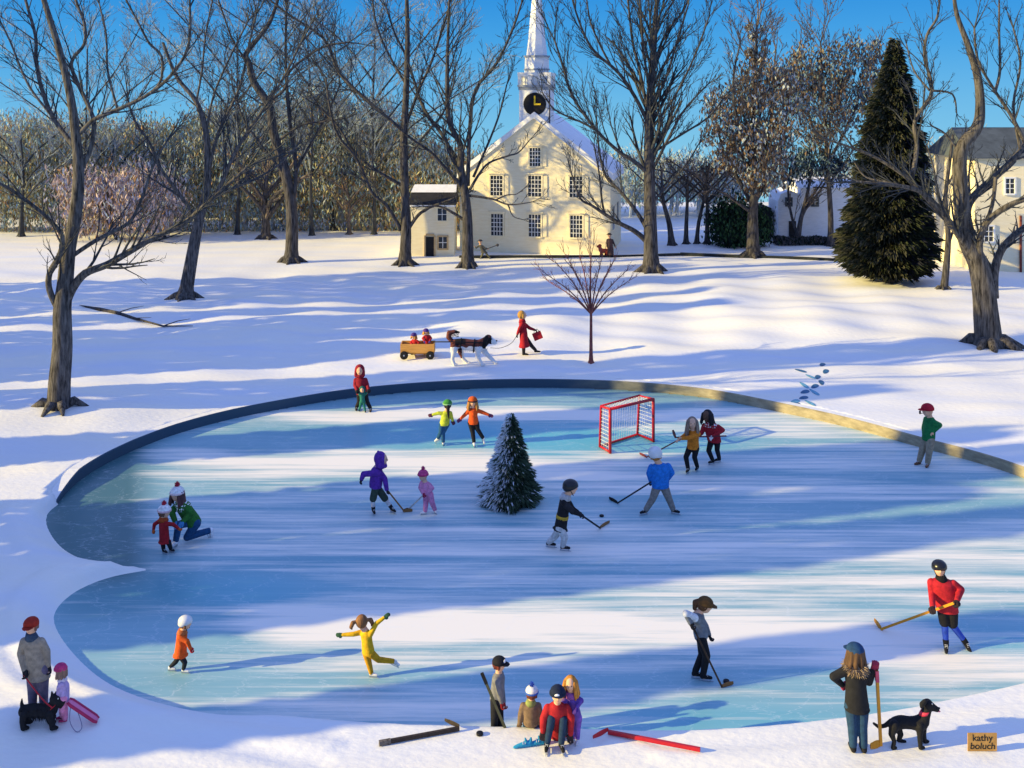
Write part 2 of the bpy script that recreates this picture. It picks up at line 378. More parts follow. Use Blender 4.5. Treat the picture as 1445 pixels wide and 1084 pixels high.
def traced_tree(name, base, limbs, label, bark, twig, seed, cat='tree', group='bare trees round the pond', step=.55, tl=.34, rmin_px=.42, depth=2, extra=0, spreadk=.35, nroots=6, ang=(22, 48), zoff=0, lmax=99):
    r = random.Random(seed); u0, v0 = base; Y = GY(v0, zoff); root = G(u0, v0, zoff); z = gz(root.x, root.y)
    th = thing(name, (root.x, root.y, z), label, cat, group)
    tm = MB(); cm = MB(); px = Y / F; rmin = rmin_px * px
    for li, L in enumerate(limbs):
        pts = L['p']; r0, r1 = L['r']; kd = L.get('d', None)
        if kd is None: kd = 0 if li == 0 else r.uniform(-spreadk, spreadk)
        y0 = L.get('y0', 0)
        sm = smooth_path([(a, b) for a, b in pts], 4); W = []; acc = 0
        for i, (a, b) in enumerate(sm):
            if i: acc += math.hypot(a - sm[i - 1][0], b - sm[i - 1][1]) * px
            wob = .06 * math.sin(acc * 1.9 + li)
            W.append(P(a, b, Y) + Vector((0, 0, 0)))
            yy = Y + y0 + kd * acc + (wob if li else 0)
            W[-1] = P(a, b, yy)
        n = len(W); sl_ = .94 if li == 0 else .84; rad = [(r0 + (r1 - r0) * (i / (n - 1)) ** .8) * px * sl_ for i in range(n)]
        if li == 0:
            W[0].z = z - .25
            rad[0] *= 1.5; rad[1] *= 1.15
        tm.tube(W, rad, 12 if li == 0 else 8, True)
        if li == 0:
            for k in range(nroots):
                a = 2 * math.pi * k / nroots + r.random() * .6; q = W[1].lerp(W[2], .3); rr = rad[1]
                e = Vector((W[0].x + math.cos(a) * rr * 2.2 * r.uniform(.8, 1.15), W[0].y + math.sin(a) * rr * 2.0, z - .08))
                m_ = Vector((W[0].x + math.cos(a) * rr * 1.15, W[0].y + math.sin(a) * rr * 1.1, z + rr * .38))
                tm.tube([q, m_, e], [rr * .42, rr * .34, rr * .10], 7)
            if not L.get('tw'): continue
        tot = sum((W[i + 1] - W[i]).length for i in range(n - 1)); s = 0; nxt = tot * L.get('s', .18)
        for i in range(n - 1):
            dl = (W[i + 1] - W[i]).length
            while nxt < s + dl:
                f = (nxt - s) / dl; b = W[i].lerp(W[i + 1], f); tg = (W[i + 1] - W[i]).normalized(); t = nxt / tot
                a = R(r.uniform(*ang)); c = (tg * math.cos(a) + perp(tg, r) * math.sin(a) + Vector((0, 0, .12))).normalized()
                grow(cm, b, c, min(lmax, tot * tl * r.uniform(.5, 1.1) * (1.1 - .45 * t)), max(rmin, rad[i] * .42), depth, rmin, r, .3, ang=ang)
                nxt += step * r.uniform(.6, 1.4)
            s += dl
        tg = (W[-1] - W[-2]).normalized()
        for k in range(3):
            a = R(r.uniform(8, 35)); c = (tg * math.cos(a) + perp(tg, r) * math.sin(a)).normalized()
            grow(cm, W[-1], c, min(lmax, tot * .3 * r.uniform(.6, 1.1)), rad[-1] * .8, depth, rmin, r, .3, ang=ang)
    tm.build('trunk', bark, th, True); cm.build('branches', twig, th)
    return th
def LB(pts, r0, r1, **k): return dict(p=pts, r=(r0, r1), **k)
traced_tree('bare_tree', (82, 588), [
    LB([(82, 588), (84, 540), (88, 490), (88, 436), (92, 400), (97, 350), (107, 300), (111, 245), (108, 200), (100, 140), (84, 72), (62, 0), (50, -50)], 18, 3),
    LB([(84, 440), (70, 410), (70, 386), (83, 362), (88, 342), (83, 325), (51, 294), (14, 267), (-20, 250)], 6, 2.5),
    LB([(114, 240), (127, 213), (133, 177), (127, 155), (103, 102), (103, 83), (119, 62), (119, 33), (107, 0), (100, -40)], 4.5, 2.2),
    LB([(109, 192), (133, 169), (166, 155), (205, 136), (235, 113), (260, 80), (268, 50), (268, 10)], 4, 2),
    LB([(107, 210), (75, 166), (58, 122), (51, 83), (50, 50), (36, 0), (30, -30)], 4.5, 2.2),
    LB([(205, 136), (226, 116), (228, 80), (210, 60), (193, 28), (178, 0)], 2.6, 1.6, d=-.3),
    LB([(166, 155), (152, 100), (150, 50), (140, 5)], 2.4, 1.4, d=.3),
    LB([(90, 436), (102, 408), (120, 386), (150, 374), (180, 357), (218, 335), (259, 315), (284, 294), (314, 267), (350, 235)], 8.5, 2.2),
    LB([(101, 362), (136, 339), (177, 318), (191, 301), (205, 267), (216, 235), (235, 200)], 4, 1.8),
    LB([(75, 166), (40, 120), (15, 60), (-5, 20)], 2.4, 1.4)],
    'nearest big tree at the far left with low wide forked limbs above the pond end', BARK, TWIG, 11, step=.27, tl=.30, lmax=3.2)
traced_tree('bare_tree', (262, 420), [
    LB([(261, 420), (267, 385), (275, 340), (282, 305), (290, 278), (293, 249), (291, 188), (277, 144), (249, 108), (230, 60)], 11.5, 2),
    LB([(279, 310), (250, 270), (225, 235), (213, 205), (190, 170), (180, 140)], 3.6, 1.6),
    LB([(286, 292), (306, 272), (333, 213), (369, 158), (400, 110), (425, 60)], 4.6, 1.8),
    LB([(290, 282), (330, 265), (362, 252), (394, 232), (420, 205)], 3, 1.4),
    LB([(295, 240), (307, 191), (332, 138), (343, 105), (352, 60), (362, 20)], 3, 1.6),
    LB([(291, 188), (300, 140), (320, 90), (350, 30)], 2.2, 1.4),
    LB([(277, 144), (285, 100), (290, 50), (300, 0)], 2, 1.3)],
    'leaning dark tree second from the left, its branches crossing the nearest tree', BARK, TWIG, 12, step=.32, tl=.34, lmax=4)
traced_tree('bare_tree', (411, 370), [
    LB([(411, 370), (412, 330), (411, 290), (402, 241), (386, 188), (380, 150), (358, 116), (352, 91), (347, 77), (361, 58), (380, 33), (392, 0), (400, -30)], 10.5, 1.8),
    LB([(382, 142), (402, 125), (408, 102), (433, 80), (460, 65), (490, 60)], 3, 1.5),
    LB([(413, 290), (418, 240), (410, 180), (405, 130), (403, 70), (404, 10)], 4.2, 1.8),
    LB([(391, 200), (425, 177), (455, 172), (488, 167)], 2.4, 1.3),
    LB([(404, 250), (369, 205), (345, 170), (330, 130)], 2.4, 1.3),
    LB([(418, 240), (440, 200), (463, 158), (480, 120)], 2.6, 1.4),
    LB([(352, 91), (330, 60), (315, 20), (305, -10)], 2, 1.2)],
    'tall dark tree with a crooked main limb, third from the left before the olive woods', BARK_DARK, TWIG, 13, step=.6, tl=.34, lmax=4.5)
traced_tree('bare_tree', (571, 373), [
    LB([(571, 373), (573, 330), (572, 290), (570, 200), (573, 133), (575, 60), (574, 0), (573, -50)], 9.5, 2),
    LB([(566, 325), (545, 290), (524, 271), (505, 227), (477, 191), (466, 155), (460, 110)], 3.6, 1.5),
    LB([(568, 262), (530, 240), (500, 215), (478, 180), (450, 150)], 3, 1.4),
    LB([(569, 185), (527, 149), (480, 105), (463, 64), (444, 44), (402, 17), (370, -10)], 3.2, 1.5),
    LB([(572, 180), (590, 130), (608, 90), (625, 40), (636, 0)], 2.8, 1.4),
    LB([(575, 325), (590, 304), (606, 293), (625, 286), (647, 277)], 3.4, 1.4, d=-.15),
    LB([(573, 120), (545, 70), (530, 30), (525, -10)], 2.2, 1.3),
    LB([(571, 230), (600, 190), (625, 160), (640, 120)], 2.4, 1.3)],
    'straight dark tree in front of the small annex, left of the church', BARK_DARK, TWIG, 14, step=.45, tl=.34, lmax=4.5)
traced_tree('bare_tree', (660, 376), [
    LB([(660, 376), (660, 335), (659, 300), (656, 272), (650, 235), (650, 205), (634, 172), (631, 119), (632, 60), (634, 0)], 9.5, 1.7, tw=True, s=.35),
    LB([(656, 272), (647, 258), (630, 239), (608, 215), (581, 196), (550, 170)], 4.2, 1.5),
    LB([(655, 262), (629, 199), (599, 155), (585, 116), (571, 75), (557, 47), (545, 10)], 3.6, 1.5),
    LB([(660, 262), (663, 180), (671, 127), (700, 91), (722, 45), (736, 5)], 3.8, 1.5),
    LB([(663, 268), (676, 246), (690, 230), (717, 220), (732, 215), (747, 198)], 2.6, .9, d=-.12),
    LB([(662, 276), (695, 281), (719, 289), (751, 285)], 2.4, .8, d=-.2, s=.5),
    LB([(700, 282), (716, 275), (729, 274), (744, 262)], 1.3, .6, d=-.1, s=.7),
    LB([(717, 289), (724, 305), (738, 310)], 1.3, .6, d=-.1, s=.7),
    LB([(657, 312), (635, 298), (618, 291), (600, 292)], 3, 1.2),
    LB([(668, 250), (690, 200), (705, 160), (715, 120)], 2.4, 1.2)],
    'black forked tree in front of the cream church wall, left of its windows', BARK_DARK, TWIG, 15, step=.55, tl=.30, lmax=3.5)
traced_tree('bare_tree', (919, 382), [
    LB([(919, 382), (918, 330), (917, 280), (916, 200), (917, 150), (921, 90), (924, 40), (927, 0), (930, -50)], 12, 2.2, tw=True, s=.3),
    LB([(914, 325), (899, 300), (875, 270), (855, 249), (846, 215), (842, 170)], 4, 1.3),
    LB([(912, 340), (895, 326), (872, 314), (853, 302), (835, 290), (818, 279), (805, 240)], 5, 1.2, d=-.15),
    LB([(853, 302), (849, 280), (845, 242), (838, 205)], 2.2, 1),
    LB([(914, 244), (895, 228), (872, 213), (841, 183), (808, 136), (795, 95), (783, 58)], 4, 1.5),
    LB([(841, 183), (819, 172), (783, 155), (765, 130)], 2, 1.1),
    LB([(914, 172), (895, 135), (872, 102), (841, 75), (825, 50), (812, 15)], 3.6, 1.5),
    LB([(861, 91), (845, 60), (833, 30), (828, 0)], 2, 1.1),
    LB([(914, 160), (905, 110), (893, 60), (886, 0), (880, -30)], 2.8, 1.4),
    LB([(918, 130), (909, 80), (905, 30), (902, -20)], 2.4, 1.3),
    LB([(921, 285), (949, 255), (970, 230), (985, 205)], 2.3, 1.1),
    LB([(921, 240), (944, 194), (966, 155), (999, 119)], 3, 1.2),
    LB([(921, 216), (960, 191), (999, 166), (1020, 140)], 2.4, 1.1),
    LB([(921, 150), (940, 110), (955, 60), (971, 8)], 2.8, 1.3),
    LB([(922, 95), (938, 50), (963, 17), (975, -10)], 2.4, 1.2),
    LB([(920, 180), (950, 140), (980, 80), (1000, 25)], 2.4, 1.2)],
    'tall straight tree with a broad fan of branches, just right of the church', BARK_DARK, TWIG, 16, step=.42, tl=.38, ang=(14, 34), lmax=4.5)
traced_tree('bare_tree', (1395, 489), [
    LB([(1396, 489), (1392, 450), (1388, 410), (1380, 372), (1365, 340), (1358, 300), (1355, 216), (1377, 183), (1383, 158), (1380, 111), (1366, 64), (1350, 20), (1345, -20)], 21, 2),
    LB([(1380, 378), (1362, 345), (1340, 314), (1312, 283), (1294, 268), (1252, 260), (1228, 258), (1206, 256)], 8.5, 1.5, d=-.2),
    LB([(1305, 276), (1283, 253), (1239, 224), (1200, 208), (1172, 199)], 4.5, 1.3, d=-.1),
    LB([(1205, 210), (1190, 190), (1172, 171)], 2, 1, d=0),
    LB([(1294, 268), (1255, 258), (1222, 250), (1206, 230)], 2.6, 1, d=.2),
    LB([(1286, 254), (1294, 208), (1291, 172), (1313, 136), (1313, 111), (1305, 83), (1308, 50), (1322, 26), (1326, 0)], 4.6, 1.8, d=.1),
    LB([(1315, 128), (1344, 133), (1350, 160)], 2.2, 1.1),
    LB([(1312, 128), (1290, 100), (1279, 62)], 2, 1),
    LB([(1356, 218), (1335, 190), (1315, 178)], 2.4, 1.2),
    LB([(1368, 345), (1364, 305), (1372, 280), (1404, 250), (1430, 225), (1445, 205), (1465, 160)], 8.5, 4),
    LB([(1446, 200), (1425, 160), (1405, 130), (1380, 85), (1375, 40)], 4, 1.6),
    LB([(1404, 130), (1411, 100), (1410, 50), (1410, 0)], 3, 1.5),
    LB([(1386, 385), (1382, 345), (1392, 315), (1420, 292), (1450, 280)], 7, 4),
    LB([(1402, 420), (1403, 385), (1412, 355), (1432, 332), (1465, 308)], 9, 5),
    LB([(1405, 250), (1400, 290), (1385, 330), (1378, 350)], 3.5, 3),
    LB([(1440, 210), (1430, 150), (1440, 90), (1430, 40)], 3, 1.5)],
    'huge grey trunked tree at the right edge with thick spreading limbs', BARK_GREY, TWIG, 17, step=.27, tl=.30, nroots=9, lmax=2.8)
# slim trees between the conifer and the big right tree
traced_tree('bare_tree', (1331, 418), [
    LB([(1331, 418), (1336, 370), (1338, 330), (1334, 280), (1340, 230), (1345, 190)], 6, 1.8),
    LB([(1337, 350), (1350, 310), (1362, 270), (1370, 230)], 2.6, 1.2), LB([(1336, 320), (1325, 280), (1318, 240), (1308, 205)], 2.6, 1.2), LB([(1338, 260), (1355, 225), (1362, 190)], 2, 1)],
    'slim dark bluish tree standing between the conifer and the huge grey trunk', BARK_DARK, TWIG, 18, step=.5, tl=.45, group=None)
# background bare trees
BG = [((375, 338), 8, 5, 238, 3.0, 'stout background tree with olive twigs left of the tall crooked one', BARK_DARK, TWIG_BROWN),
      ((493, 331), 3.4, 2, 255, 2.6, 'small pale background tree on the snow, midway between two tall dark trees', TWIG_BROWN, TWIG_BROWN),
      ((230, 334), 3, 2, 245, 3.4, 'thin background tree behind the second dark trunk from the left', TWIG, TWIG_PALE),
      ((30, 332), 4, 2, 180, 4.5, 'pale background tree at the far left edge of the woods', TWIG, TWIG_PALE),
      ((160, 330), 4, 2, 190, 4.5, 'pale background tree rising from the pinkish shrub', TWIG, TWIG_PALE),
      ((470, 326), 4, 2, 170, 4.5, 'grey background tree amid the olive woods, left of the straight dark tree', TWIG, TWIG_PALE)]
BG += [((335, 331), 3.2, 1.8, 20, 6, 'tall pale background tree between the leaning tree and the crooked one', TWIG, TWIG_PALE),
       ((440, 333), 3.2, 1.8, 30, 6, 'tall pale background tree just right of the crooked dark tree', TWIG, TWIG_PALE),
       ((528, 332), 3.2, 1.8, 15, 6, 'tall pale background tree just left of the annex', TWIG, TWIG_PALE),
       ((118, 331), 3, 1.7, 40, 6, 'tall pale background tree just right of the nearest trunk', TWIG, TWIG_PALE)]
for i, (b, r0, r1, top, ht, lab, bk, tw) in enumerate(BG):
    u, v = b; h = v - top; rr = random.Random(50 + i); limbs = [LB([(u, v), (u + rr.uniform(-2, 2), v - h * .25), (u + rr.uniform(-4, 4), v - h * .5), (u + rr.uniform(-6, 6), v - h * .9)], r0, r1 * .6, tw=True, s=.3)]
    for k in range(6):
        s = -1 if k % 2 else 1; q = .28 + .08 * k
        limbs.append(LB([(u, v - h * q), (u + s * h * .16, v - h * (q + .2)), (u + s * h * rr.uniform(.28, .5), v - h * (q + .42))], r1, r1 * .5))
    traced_tree('bare_tree', b, limbs, lab, bk, tw, 60 + i, step=.55, tl=.42, rmin_px=.35, group='background bare trees', nroots=4, lmax=3.5)
# cluster of trunks right of the church
for i, (u, v, r0, lean, lab) in enumerate([(948, 346, 5.5, -12, 'leftmost and thickest trunk of the small grove right of the church'), (968, 344, 4, 2, 'second trunk from the left in the small grove right of the church'),
                                      (983, 344, 3.6, 10, 'leaning third trunk of the small grove right of the church'), (998, 344, 4.4, 0, 'rightmost upright trunk of the small grove beside the green bush')]):
    rr = random.Random(90 + i)
    limbs = [LB([(u, v), (u + lean * .3, v - 30), (u + lean, v - 62), (u + lean * 1.2, v - 95)], r0, 1.6, tw=True, s=.55)]
    for k in range(5):
        s = -1 if k % 2 else 1; limbs.append(LB([(u + lean, v - 58 - 6 * k), (u + lean + s * 22, v - 78 - 7 * k), (u + lean + s * rr.uniform(35, 55), v - rr.uniform(88, 125))], 2, .9))
    traced_tree('grove_tree', (u, v), limbs, lab, BARK_DARK, TWIG_BROWN, 95 + i, step=.4, tl=.42, rmin_px=.42, group='grove right of the church', nroots=4, lmax=3)
# small red-barked sapling on the far bank
sl = [LB([(834, 513), (834, 480), (834, 440), (833, 410), (834, 362)], 3.2, .8, tw=True, s=.62)]
for a, b in [(768, 385), (786, 372), (802, 366), (818, 360), (850, 362), (866, 368), (882, 384), (888, 396), (775, 398), (808, 380), (858, 385)]:
    sl.append(LB([(834, 443), ((834 * .55 + a * .45), 443 - (443 - b) * .55), (a, b)], 1.5, .5, s=.3))
th = traced_tree('sapling', (834, 513), sl, 'small reddish sapling on the bank behind the pond, right of the woman in red', mat('red_bark', (.24, .075, .06), .85, .3, 8), mat('red_twig', (.24, .09, .08), .9, .25, 5), 33, cat='young tree', group=None, step=.13, tl=.20, rmin_px=.36, depth=1, nroots=3)

# foliage made of many small blades
def blades(mb, pts, L, w, dirs, r, nm=1, bent=.2):
    for i, p in enumerate(pts):
        d = dirs(p) if callable(dirs) else perp(Vector((0, 0, 1)), r)
        d = (d + Vector((r.gauss(0, .3), r.gauss(0, .3), r.gauss(0, .3)))).normalized()
        s = perp(d, r); l = L * r.uniform(.6, 1.4); ww = w * r.uniform(.6, 1.3)
        n = d.cross(s) * l * bent * r.uniform(-1, 1)
        mb.cur = r.choice(nm) if isinstance(nm, (list, tuple)) else 0
        a = p - d * l * .5; b = p + n; c = p + d * l * .5
        mb.add([a, b + s * ww, c, b - s * ww], [(0, 1, 2, 3)])
def clumpy(r, cen, rad, n, cl, spreadf=.28):
    """points in leaf clumps spread through an ellipsoid."""
    cs = []
    while len(cs) < cl:
        v = Vector((r.uniform(-1, 1), r.uniform(-1, 1), r.uniform(-1, 1)))
        if .25 < v.length < 1: cs.append(Vector((cen[0] + v.x * rad[0], cen[1] + v.y * rad[1], cen[2] + v.z * rad[2])))
    out = []
    for i in range(n):
        c = r.choice(cs); s = min(rad) * spreadf
        out.append(c + Vector((r.gauss(0, s), r.gauss(0, s), r.gauss(0, s))))
    return out
def leafmat(n, c): return mat(n, c, .9, .25, 2, 0, spec=.1)
OL = leafmat('leaf_olive', '#b3ad86'); TE = leafmat('leaf_teal', '#a0bcc4'); RU = leafmat('leaf_rust', '#b08a60'); GR = leafmat('leaf_grey', '#b4bcc2'); PK = leafmat('leaf_pink', '#bfaba6'); LI = leafmat('leaf_lilac', '#a9a8bb')  # far woods tones kept pale, standing in for haze
UP = lambda p: Vector((rng.uniform(-.6, .6), rng.uniform(-.6, .6), 1))
# far woods: a mass of overlapping thin crowns, and their trunks
r = random.Random(5); wm = MB(); sil = [(-60, 175), (0, 165), (60, 160), (120, 172), (180, 165), (240, 168), (290, 150), (335, 140), (375, 165), (420, 125), (450, 130), (490, 150), (530, 165), (570, 195), (610, 215), (650, 235), (700, 255), (760, 260)]
for i in range(len(sil) - 1):
    for k in range(2):
        for Yd in (81, 90):
            u = sil[i][0] + (sil[i + 1][0] - sil[i][0]) * (k + r.random()) / 2; vt = sil[i][1] - 14 + r.uniform(-4, 16) + (6 if Yd == 81 else 0)
            top = P(u, vt, Yd).z; h = max(2.5, top - 1.2); c = P(u, 300, Yd)
            pts = clumpy(r, (c.x, Yd, .8 + h / 2), (3.6, 2.4, h / 2), 3000, 46, .22)
            wm_pts = [p for p in pts if p.z > .1] + [Vector((c.x + r.uniform(-3, 3), Yd + r.uniform(-1, 1), r.random() ** 1.3 * 3)) for _ in range(260)]
            blades(wm, wm_pts, .42, .05, UP, r, [0, 0, 0, 0, 1, 1, 2, 3])
            wm.cur = 3
            for q in range(2):
                x = c.x + r.uniform(-2, 2); wm.tube([(x, Yd, -.1), (x + r.uniform(-.3, .3), Yd, h * .4), (x + r.uniform(-1, 1), Yd, h * .8)], [.14, .10, .05], 5, False)
o = wm.build('far_woods', [OL, TE, RU, GR]); tag(o, 'olive and teal winter woods, haze painted into the leaves, behind the snow at the left', 'woods', None, 'stuff')
# woods far right
wm = MB()
for u, vt, Yd in [(885, 215, 92), (910, 225, 90), (940, 228, 94), (965, 215, 90), (990, 225, 95), (1015, 232, 90), (1035, 240, 95), (1310, 205, 92), (1340, 200, 95), (1370, 198, 92), (1410, 195, 98), (1290, 215, 96), (1110, 235, 99), (1150, 240, 101), (1200, 230, 99)]:
    top = P(u, vt, Yd).z; h = max(2, top - 1); c = P(u, 300, Yd)
    blades(wm, clumpy(r, (c.x, Yd, 1 + h / 2), (3, 2.4, h / 2), 2200, 34, .22), .4, .05, UP, r, [0, 1, 1, 3, 3, 3])
    wm.cur = 3
    for q in range(3):
        x = c.x + r.uniform(-2, 2); wm.tube([(x, Yd, -.1), (x + .1, Yd, h * .4), (x + r.uniform(-1, 1), Yd, h * .8)], [.14, .10, .05], 5, False)
o = wm.build('far_woods', [OL, TE, RU, GR]); tag(o, 'grey winter woods behind the houses and grove at the right', 'woods', None, 'stuff')
# pinkish shrub
def shrub(name, base, rad, h, n, mats, label, cat='shrub', L=.4, w=.04, pick=None, cl=30, stems=8, dirs=UP, zc=.55):
    r = random.Random(int(base[0])); g = G(*base); z = gz(g.x, g.y); th = thing(name, (g.x, g.y, z), label, cat)
    mb = MB(); pts = [p for p in clumpy(r, (g.x, g.y, z + h * zc), (rad[0], rad[1], h * (1 - zc)), n, cl, .25) if p.z > z + .02]
    blades(mb, pts, L, w, dirs, r, pick or list(range(len(mats)))); mb.build('foliage', mats, th)
    sb = MB()
    for k in range(stems):
        a = r.uniform(0, 6.28); q = r.uniform(.3, .8)
        sb.tube([(g.x, g.y, z - .1), (g.x + math.cos(a) * rad[0] * q * .4, g.y + math.sin(a) * rad[1] * q * .4, z + h * .4), (g.x + math.cos(a) * rad[0] * q, g.y + math.sin(a) * rad[1] * q, z + h * .85)], [.07, .05, .02], 5)
    sb.build('stem', TWIG, th); return th
shrub('flowering_shrub', (165, 338), (4.6, 2.4), 5.2, 5200, [PK, LI, RU, GR], 'wide pinkish lilac shrub between the two trees at the left', L=.5, w=.07, pick=[0, 0, 0, 1, 1, 2, 3], cl=46)
GRN = leafmat('leaf_green', '#3c5a3a'); GRD = leafmat('leaf_dark', '#22302a')
shrub('green_bush', (1041, 346), (2.0, 1.6), 3.2, 6500, [GRN, GRD], 'rounded dark green bush at the foot of the brown leaved tree', 'bush', .3, .07, cl=60, zc=.42)
HD = leafmat('leaf_hedge', '#5a5a5e')
# brown-leaved tree and its taller neighbour
BRL = leafmat('leaf_brown', '#86715c'); BRD = leafmat('leaf_umber', '#665547'); BLG = leafmat('leaf_steel', '#7d919c')
def leafy(name, base, trunk, crowns, label, mats, n, seed, L=.34, w=.07, pick=None, bark=BARK_DARK):
    r = random.Random(seed); th = traced_tree(name, base, trunk, label, bark, TWIG_BROWN, seed, group=None, step=.55, tl=.36, rmin_px=.5, lmax=4)
    mb = MB(); Y = GY(base[1])
    tot = sum(a * b for _, _, a, b in crowns)
    for cu, cv, ru, rv in crowns:
        c = P(cu, cv, Y); k = Y / F; rx, rz = ru * k, rv * k
        blades(mb, clumpy(r, (c.x, Y, c.z), (rx, rx * .8, rz), int(n * ru * rv / tot), int(40 * ru * rv / 2500) + 8, .2), L, w, UP, r, pick or list(range(len(mats))))
    mb.build('leaves', mats, th); return th
leafy('brown_leaf_tree', (1063, 363), [LB([(1063, 363), (1062, 325), (1063, 290), (1066, 250), (1062, 200), (1065, 120), (1068, 40)], 11, 1.6, tw=True, s=.3),
    LB([(1062, 290), (1040, 250), (1020, 210), (1008, 160)], 4, 1.2), LB([(1065, 285), (1090, 245), (1105, 200), (1112, 140)], 4, 1.2), LB([(1066, 240), (1085, 190), (1090, 120), (1095, 70)], 3, 1.2), LB([(1060, 300), (1025, 275), (1000, 262), (985, 250)], 3, 1.2), LB([(1062, 230), (1040, 170), (1035, 110), (1045, 60)], 3, 1.2)],
    [(1062, 210, 48, 62), (1030, 180, 42, 55), (1080, 150, 55, 70), (1066, 60, 18, 38), (1075, 235, 45, 40)],
    'round crowned tree with withered brown leaves and a thick short trunk', [BRL, BRD, GR, BLG], 7500, 41, pick=[0, 0, 1, 2, 3])
leafy('brown_leaf_tree', (1172, 347), [LB([(1172, 347), (1172, 300), (1168, 240), (1165, 180), (1160, 120), (1158, 60)], 5, 1.3, tw=True, s=.3),
    LB([(1168, 240), (1150, 190), (1135, 130), (1130, 80)], 2.6, 1), LB([(1168, 230), (1195, 180), (1215, 130), (1230, 80)], 2.6, 1), LB([(1165, 190), (1185, 130), (1195, 70)], 2.2, 1), LB([(1170, 260), (1195, 225), (1220, 190)], 2, 1)],
    [(1150, 140, 55, 80), (1195, 120, 48, 72), (1225, 110, 30, 55), (1120, 120, 40, 60)],
    'tall wispy tree with sparse brown leaves, rising behind the white house', [BRL, BRD, BLG], 6000, 42, pick=[0, 0, 1, 2, 2])
leafy('blue_grey_tree', (1125, 345), [LB([(1125, 345), (1130, 310), (1140, 270), (1148, 225)], 5, 1.2, tw=True, s=.4), LB([(1126, 335), (1116, 300), (1112, 260), (1118, 225)], 3, 1.1), LB([(1133, 300), (1160, 265), (1180, 230)], 2.4, 1), LB([(1130, 310), (1145, 280), (1165, 250)], 2.4, 1)],
    [(1140, 232, 36, 26), (1175, 232, 28, 28), (1120, 238, 20, 22)], 'dense blue grey tree with a forked trunk, directly before the white house', [leafmat('leaf_slate', '#39505f'), leafmat('leaf_ink', '#26333d'), BLG], 2600, 43, L=.3, w=.06)

# conifers
def conifer(name, base, prof, n, label, mats, pickf, L, w, seed, z0=None, trunk=None, off=0, group=None, cat='evergreen tree'):
    """prof: list of (v, half-width px, centre u)."""
    r = random.Random(seed); u0, v0 = base; zz = z0 if z0 is not None else 0; Y = GY(v0, zz); g = G(u0, v0, zz); z = z0 if z0 is not None else gz(g.x, g.y)
    th = thing(name, (g.x, g.y, z), label, cat, group); k = Y / F; mb = MB(); prof = sorted(prof); vs_ = [p[0] for p in prof]; hw = [p[1] for p in prof]; cu = [p[2] for p in prof]
    wts = [max(.1, np.interp(v_, vs_, hw)) for v_ in range(int(vs_[0]), int(vs_[-1]))]; rows = list(range(int(vs_[0]), int(vs_[-1])))
    for i in range(n):
        v = r.choices(rows, wts)[0] + r.random() if i % 1 == 0 else 0
        H = float(np.interp(v, vs_, hw)) * k; c = P(float(np.interp(v, vs_, cu)), v, Y); a = r.uniform(0, 2 * math.pi)
        lump = 1 + .13 * math.sin(a * 5 + v * .21) + .10 * math.sin(a * 9 - v * .33 + 1) + .10 * noise.noise(Vector((a * 2.2, v * .12, 3.))) * 2.6
        q = H * lump * (r.random() ** .22); rad = Vector((math.cos(a), math.sin(a), 0))
        p = c + rad * q; d = (rad + Vector((0, 0, r.uniform(-.55, .25)))).normalized()
        l = L * r.uniform(.6, 1.4) * (.55 + .45 * H / (max(hw) * k)); s = perp(d, r)
        mb.cur = pickf(rad, q / max(H, .01), r)
        tip = p + d * l + Vector((0, 0, -.15 * l)); mid = p + d * l * .45
        mb.add([p, mid + s * w, tip, mid - s * w], [(0, 1, 2, 3)])
        s2 = d.cross(s)
        mb.add([p, mid + s2 * w * .8, tip - d * l * .15, mid - s2 * w * .8], [(0, 1, 2, 3)])
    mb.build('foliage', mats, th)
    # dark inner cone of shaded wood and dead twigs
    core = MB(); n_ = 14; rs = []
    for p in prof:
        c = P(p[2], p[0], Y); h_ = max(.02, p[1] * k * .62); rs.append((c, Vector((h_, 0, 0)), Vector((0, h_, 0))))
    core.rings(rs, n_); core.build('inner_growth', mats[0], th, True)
    tb = MB(); tr = trunk or .12; topv = vs_[0] + 10
    tb.tube([(g.x, g.y, z - .2), (g.x, g.y, z + .3), P(cu[len(cu) // 2], vs_[-1] - 10, Y), P(cu[0], topv, Y)], [tr * 1.3, tr, tr * .8, .02], 10); tb.build('trunk', BARK_DARK, th, True)
    return th
CG1 = leafmat('needle_dark', (.022, .030, .020)); CG2 = leafmat('needle_mid', (.042, .052, .030)); CG3 = leafmat('needle_sunlit', (.085, .085, .06)); CG4 = leafmat('needle_shaded', (.025, .028, .045))
conifer('tall_conifer', (1256, 404), [(54, 1, 1262), (70, 6, 1262), (100, 13, 1262), (140, 24, 1260), (190, 33, 1258), (240, 40, 1257), (290, 47, 1254), (330, 53, 1251), (360, 56, 1250), (378, 50, 1250), (388, 30, 1254)], 26000,
        'tall pointed dark evergreen standing before the white house', [CG1, CG2, CG3, CG4], lambda rad, q, r: r.choice([0, 1, 1, 2, 2, 2] if rad.x < .1 else [0, 1, 3, 0, 3, 1]), .46, .06, 3, trunk=.36)  # sunny left and shaded right side painted by choice of needle colour
SNB = mat('branch_snow', (.82, .84, .86), .8, .05, 5)
DG1 = leafmat('fir_dark', (.03, .055, .035)); DG2 = leafmat('fir_mid', (.085, .13, .08))
